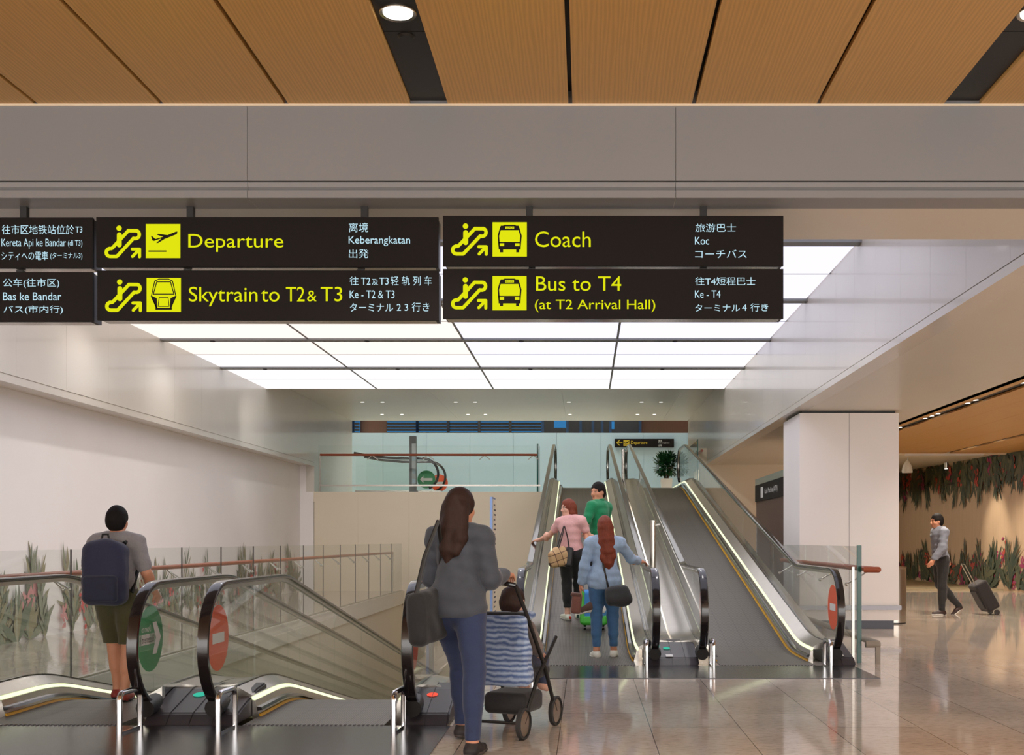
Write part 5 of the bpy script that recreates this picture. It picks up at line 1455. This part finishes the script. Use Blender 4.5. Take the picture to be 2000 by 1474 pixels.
mb = MB(); mb.tube([(-.09, .0, .07), (-.14, .03, .30), (-.17, .08, .56), (-.2, .16, .70)], .012, 8); mb.build('strap', M['rubber'], t)
t = thing('pouch', 'reddish brown pouch carried low in the denim woman\'s left hand', 'pouch', (PX-.30, PY-.02, .57))
B = Body(); B.rbox((0, 0, 0), (.055, .04, .10), Ry(.1), .03, .02); B.build('body', cloth('brown_pouch', (132, 84, 72)), t, .006)
B = Body(); B.rbox((-.005, 0, .105), (.055, .042, .02), Ry(.1), .015, .01); B.build('flap', cloth('brown_flap', (104, 72, 60)), t, .006)
t = thing('trainer_shoe', 'dark shoe with white sole dangling beside the brown pouch', 'shoe', (PX-.19, PY+.0, .54), 0, None)
B = Body(); B.chain([(-.05, 0, -.035), (.03, 0, .0), (.075, 0, .05)], [.036, .04, .036], .03); B.build('upper', cloth('dark_upper', (96, 70, 62)), t, .005)
B = Body(); B.chain([(-.065, -.01, -.06), (.03, -.01, -.035), (.09, -.01, .015)], [.018, .02, .02], .02); B.build('sole', M['plainwhite'], t, .005)

# --- child's suitcase in front of the man
PXs, PYs = 0.10, 13.55; gz = bz_up(PYs)
t = thing('suitcase', 'green and blue childrens suitcase standing in front of the denim woman', 'suitcase', (PXs, PYs, gz))
B = Body(); B.rbox((0, 0, .27), (.155, .085, .21), None, .06, .02); B.build('shell', mat('suitcase_blue', (52, 132, 206), .3), t, .007)
B = Body(); B.rbox((0, 0, .115), (.16, .095, .06), None, .035, .02); B.build('base_trim', mat('suitcase_green', (70, 190, 60), .3), t, .007)
B = Body(); B.rbox((-.14, 0, .27), (.03, .092, .2), None, .025, .02); B.build('side_trim', mat('suitcase_green2', (70, 190, 60), .3), t, .007)
B = Body(); B.ell((.055, -.088, .26), (.03, .01, .07)); B.build('red_patch', mat('suitcase_red', (214, 40, 44), .4), t, .004)
B = Body(); B.ell((.105, -.085, .25), (.04, .012, .05)); B.build('white_patch', M['plainwhite'], t, .004)
for x in (-.11, .11):
    mb = MB(); mb.lathe([(.0005, -.014), (.03, -.014), (.03, .014), (.0005, .014)], c=(x, -.03, .03), n=14, axis='x'); mb.build('wheel', M['rubber'], t)
mb = MB(); mb.tube([(-.06, .06, .47), (-.06, .06, .72), (.06, .06, .72), (.06, .06, .47)], .009, 8); mb.build('handle', M['black'], t)

# --- boy with the backpack
H = 1.50; J, s = skeleton(H)
PX, PY = -3.64, 8.75; gz = 0.006
J['elL'] = J['shL']+V3(-.08, .0, -.23); J['wrL'] = J['elL']+V3(-.02, .12, -.15); J['elR'] = J['shR']+V3(.08, .0, -.23); J['wrR'] = J['elR']+V3(.02, .12, -.15)
J['ankL'] = V3(-.055, .14, .075); J['kneeL'] = V3(-.07, .12, .43); J['ankR'] = V3(.07, -.03, .075); J['kneeR'] = V3(.085, .02, .43)
person('boy with short dark hair, olive shorts and a navy backpack riding down', (PX, PY, gz), 0.0, H, J, s,
       dict(name='t_shirt', mat=cloth('grey_tee', (150, 146, 148)), label='grey short sleeved shirt', sleeve=.75, hem=-.04, infl=.018, collar=.01),
       dict(name='shorts', mat=cloth('olive_shorts', (78, 74, 46)), label='dark olive shorts', cut=.50, infl=.014, short=True),
       dict(mat=M['hair_black'], infl=.016, fz=-.06), dict(mat=mat('red_shoe', (150, 52, 42), .5), sole=M['black']), skin='skin', head=(0, 0, 0), h=.006)
t = thing('backpack', 'large navy backpack on the boy\'s back', 'backpack', (PX-.01, PY-.19, gz+.82))
B = Body(); B.rbox((0, 0, .17), (.165, .095, .24), None, .075, .03); B.ell((0, -.01, .30), (.14, .09, .14), None, .05); B.build('body', cloth('navy_nylon', (44, 46, 74)), t, .008, .003)
B = Body(); B.rbox((0, -.09, .06), (.13, .035, .10), None, .03, .02); B.build('front_pocket', cloth('navy_pocket', (38, 42, 66)), t, .008, .002)
mb = MB(); mb.tube([(-.12, -.085, .30), (0, -.105, .34), (.12, -.085, .30)], .006, 6); mb.build('zip', M['steel'], t)
mb = MB(); mb.tube([(-.03, -.0, .43), (-.02, 0, .47), (.02, 0, .47), (.03, 0, .43)], .009, 8); mb.build('carry_loop', M['black'], t)
for g in (-1, 1):
    mb = MB(); mb.tube([(g*.11, .08, .40), (g*.12, .17, .44), (g*.125, .275, .36), (g*.14, .27, .2), (g*.15, .12, .02)], .016, 8); mb.build('shoulder_strap', M['black'], t)

# --- woman with long hair pushing the pushchair
H = 1.56; J, s = skeleton(H)
PX, PY = -0.775, 6.80
yaw = -0.36
J['ankR'] = V3(.20, -.20, .08); J['kneeR'] = V3(.15, -.07, .46); J['ankL'] = V3(-.12, .30, .09); J['kneeL'] = V3(-.09, .22, .47)
for k in ('chest', 'neck', 'head', 'shL', 'shR'): J[k] = J[k]+V3(0, .035, -.005)
J['elL'] = J['shL']+V3(-.05, .04, -.25); J['wrL'] = J['elL']+V3(.06, .21, .01); J['elR'] = J['shR']+V3(.05, .02, -.25); J['wrR'] = J['elR']+V3(-.02, .22, .02)
person('woman with long dark hair, dark jacket and navy jeans walking behind a pushchair', (PX, PY, 0), yaw, H, J, s,
       dict(name='jacket', mat=cloth('slate_jacket', (66, 71, 82), noise=.15, ns=18), label='dark slate jacket', sleeve=1.9, hem=-.08, infl=.015, flare=1.0, wr=.0035),
       dict(name='jeans', mat=cloth('navy_jeans', (38, 52, 88), noise=.12, ns=25), label='navy jeans', cut=.10, infl=.012),
       dict(mat=M['hair_brown'], infl=.018, fz=-.05, wr=.0015, locks=[[(0, -.06, 0, .068), (0, -.09, -.14, .066), (0, -.11, -.28, .055), (0.01, -.115, -.38, .022)], [(-.06, -.06, -.02, .045), (-.08, -.08, -.2, .045)], [(.06, -.06, -.02, .045), (.08, -.08, -.2, .05), (.07, -.11, -.3, .03)]]),
       dict(mat=mat('dark_trainer', (38, 32, 32), .6), sole=mat('dark_sole', (70, 62, 60), .6)), skin='skin', fem=True, torso=0, head=(-.25, -.05, 0), hands={'L': ((.1, 1, 0), (0, .1, -1), -1, .7), 'R': ((.0, 1, 0), (0, .1, -1), 1, .7)}, h=.006)
t = thing('shoulder_bag', 'big black shoulder bag on the long haired woman\'s left side', 'bag', (PX-.165, PY-.11, .80), yaw)
B = Body(); B.rbox((0, 0, 0), (.06, .17, .16), Rx(.1), .05, .03); B.build('body', cloth('black_bag', (30, 30, 33)), t, .008, .004)
B = Body(); B.rbox((-.045, 0, .06), (.025, .15, .09), Rx(.1), .02, .02); B.build('flap', cloth('bag_flap', (44, 46, 52)), t, .007)
mb = MB(); mb.box(-.076, -.066, -.12, .1, .085, .10); mb.build('pale_trim', M['plainwhite'], t, smooth=0)
mb = MB(); mb.tube([(0, -.14, .13), (.03, -.09, .35), (.07, -.0, .56), (.05, .09, .40), (0, .14, .13)], .014, 8); mb.build('strap', M['black'], t)

# pushchair and the toddler in it
sx0, sy0 = -0.49, 7.34
t = thing('pushchair', 'black folding pushchair with blue blanket pushed across the floor', 'pushchair', (sx0, sy0, 0), yaw)
fm = M['black']
wm = mat('tyre_grey', (48, 46, 46), .7)
for (x, y) in ((-.19, -.22), (.19, -.22), (-.17, .36), (.17, .36)):
    w_ = MB(); w_.lathe([(.085, -.018), (.1, -.012), (.1, .012), (.085, .018), (.085, -.018)], c=(x, y, .1), n=22, axis='x')
    wo = w_.build('wheel', wm, t); h_ = MB(); h_.lathe([(.0005, -.012), (.07, -.012), (.085, -.008), (.085, .008), (.07, .012), (.0005, .012)], c=(x, y, .1), n=18, axis='x'); h_.build('hub', M['steel'], wo)
for g in (-1, 1):
    mb = MB(); mb.tube([(g*.19, -.22, .1), (g*.19, .0, .36), (g*.18, .34, .60), ], .013, 10); mb.build('frame_tube', fm, t)
    mb = MB(); mb.tube([(g*.17, .36, .1), (g*.18, .16, .40), (g*.185, -.16, .78), (g*.17, -.30, .97)], .013, 10); mb.build('frame_tube', fm, t)
mb = MB(); mb.tube([(-.17, -.30, .97), (-.10, -.33, .985), (.10, -.33, .985), (.17, -.30, .97)], .016, 10); mb.build('handlebar', M['rubber'], t)
mb = MB(); mb.tube([(-.19, -.22, .1), (.19, -.22, .1)], .01, 8); mb.build('axle', fm, t)
B = Body(); B.rbox((0, -.05, .58), (.16, .025, .22), Rx(.3), .02, .02); B.rbox((0, .13, .37), (.16, .17, .03), Rx(.1), .02, .03); B.build('seat', cloth('black_seat', (34, 33, 36)), t, .008)
B = Body(); B.rbox((0, .05, .2), (.15, .16, .07), None, .04, .02); B.build('basket', cloth('basket_cloth', (40, 38, 40)), t, .008)
def stripes_mat():
    m = cloth('blue_striped_cloth', (120, 146, 190)); nt = m.node_tree; b = nt.nodes['Principled BSDF']
    tc = nt.nodes.new('ShaderNodeTexCoord'); w_ = nt.nodes.new('ShaderNodeTexWave'); w_.bands_direction = 'Z'; w_.inputs['Scale'].default_value = 9; w_.inputs['Distortion'].default_value = 5; w_.inputs['Detail'].default_value = 3
    rp = nt.nodes.new('ShaderNodeValToRGB'); rp.color_ramp.elements[0].color = (*lin((76, 100, 150)), 1); rp.color_ramp.elements[1].color = (*lin((168, 186, 212)), 1)
    nt.links.new(tc.outputs['Object'], w_.inputs[0]); nt.links.new(w_.outputs[1], rp.inputs[0]); nt.links.new(rp.outputs[0], b.inputs['Base Color']); return m
M['stripe'] = stripes_mat()
t = tag(None or (lambda: (lambda B: (B.rbox((0, -.115, .56), (.19, .025, .22), Rx(.3), .022, .03), B.rbox((.02, -.15, .45), (.17, .03, .14), Rx(.15), .025, .05), B.rbox((0, -.02, .765), (.17, .05, .02), None, .018, .04), B.build('blanket', M['stripe'], None, .008, .009, 22))[-1])(Body()))(),
        'blue striped blanket draped over the back of the black pushchair', 'blanket')
t.location = (sx0, sy0, 0); t.rotation_euler = (0, 0, yaw)
# toddler
T = thing('person', 'small child with brown hair sitting in the pushchair in a patterned top', 'person', (sx0, sy0, 0), yaw)
B = Body(); k = 0.6
B.ell((0, .07, .47), (.10, .085, .09), None, .05); B.ell((0, .055, .60), (.095, .075, .14), None, .05); B.cap((-.1, .05, .68), (.1, .05, .68), .04, .04, .04)
B.cap((0, .04, .70), (0, .04, .78), .036, .036, .03); B.ell((0, .04, .855), (.072, .085, .085), None, .02); B.ell((0, .075, .82), (.055, .055, .05), None, .03); B.cap((0, .125, .85), (0, .132, .835), .008, .011, .01)
for g in (-1, 1):
    B.chain([(g*.11, .05, .67), (g*.15, .08, .55), (g*.12, .19, .50)], [.036, .032, .025], .02)
    hand(B, (g*.12, .19, .50), (0, 1, -.1), (-g*.2, 0, -1), -g, .62, .4)
    B.chain([(g*.055, .1, .46), (g*.075, .32, .45), (g*.075, .36, .27)], [.06, .045, .032], .03); B.chain([(g*.075, .36, .27), (g*.075, .43, .24)], [.03, .024], .02)
    B.ell((g*.072, .03, .85), (.012, .018, .024), None, .008)
B.build('body', [M['skin_light'], M['eye'], M['lip']], T, .006, feats=[((-.03, .118, .862), (.012, .02, .007), 1), ((.03, .118, .862), (.012, .02, .007), 1), ((0, .13, .808), (.018, .02, .006), 2)])
C_ = Body(); C_.ell((0, .055, .60), (.107, .087, .15), None, .05); C_.ell((0, .07, .49), (.112, .095, .09), None, .05); C_.cap((-.1, .05, .68), (.1, .05, .68), .05, .05, .04)
for g in (-1, 1): C_.chain([(g*.11, .05, .67), (g*.15, .08, .55), (g*.128, .16, .515)], [.046, .042, .036], .02)
C_.cut((0, 0, 1), (0, 0, .735)); C_.build('top', cloth('toddler_top', (120, 108, 104), noise=.2, ns=30), T, .006, .003)
C_ = Body()
for g in (-1, 1): C_.chain([(g*.055, .1, .46), (g*.075, .32, .45), (g*.075, .36, .30)], [.068, .053, .042], .03)
C_.build('trousers', cloth('toddler_trousers', (60, 66, 90)), T, .006)
C_ = Body(); C_.ell((0, .03, .868), (.08, .090, .088), None, .02); C_.ell((0, -.01, .83), (.07, .05, .06), None, .03); C_.sub((0, .14, .82), (.075, .08, .09)); C_.build('hair', M['hair_brown'], T, .005, .002, 60)

# --- man with the trolley case on the right
H = 1.70; J, s = skeleton(H)
PX, PY = 5.98, 18.97
J['ankL'] = V3(-.09, .02, .085); J['kneeL'] = V3(-.09, .02, .49); J['ankR'] = V3(.09, -.36, .14); J['kneeR'] = V3(.09, -.02, .50)
for k in ('chest', 'neck', 'shL', 'shR', 'belly'): J[k] = J[k]+V3(0, .03, 0)
J['head'] = J['head']+V3(0, .06, -.01)
J['elL'] = J['shL']+V3(-.05, .05, -.26); J['wrL'] = J['elL']+V3(.01, .15, -.20); J['elR'] = J['shR']+V3(.06, -.10, -.25); J['wrR'] = J['elR']+V3(.02, -.13, -.20)
person('man in a grey blue shirt and black trousers striding left past the brown wall', (PX, PY, 0), PI/2+.12, H, J, s,
       dict(name='shirt', mat=cloth('grey_blue_shirt', (128, 132, 146)), label='grey blue long sleeved shirt', sleeve=1.85, hem=-.02, infl=.02, collar=.015, wr=.004),
       dict(name='trousers', mat=cloth('black_slacks', (32, 30, 32)), label='black trousers', cut=.07, infl=.016),
       dict(mat=M['hair_black'], infl=.014, fz=-.06), dict(mat=mat('brown_shoe', (54, 34, 30), .5), sole=M['plainwhite']), skin='skin', head=(0, -.08, 0), feet={'R': (0, .78, -.62)}, h=.007,
       hands={'R': ((.0, -.5, -.8), (-.3, .6, -.4), -1, .9)})
t = thing('trolley_case', 'black wheeled cabin case tilted behind the striding man', 'suitcase', (6.86, 19.0, 0), 0.05)
tl = -0.50
R_ = Ry(tl)
def tp(x, y, z): return tuple(R_@np.array([x, y, z])+np.array([0, 0, .045]))
B = Body(); B.rbox(tp(0, 0, .31), (.115, .18, .26), R_, .04, .02); B.build('shell', cloth('black_case', (36, 30, 32)), t, .009)
B = Body(); B.rbox(tp(-.115, 0, .30), (.02, .14, .17), R_, .018, .02); B.build('front_pocket', cloth('case_pocket', (30, 26, 28)), t, .009)
for yy in (-.14, .14):
    mb = MB(); mb.lathe([(.0005, -.014), (.045, -.014), (.045, .014), (.0005, .014)], c=(.02, yy, .045), n=16, axis='y'); mb.build('wheel', M['rubber'], t)
mb = MB(); mb.tube([tp(-.06, -.07, .55), tp(-.06, -.07, .95), tp(-.06, .07, .95), tp(-.06, .07, .55)], .009, 8); mb.build('handle', M['steel'], t)
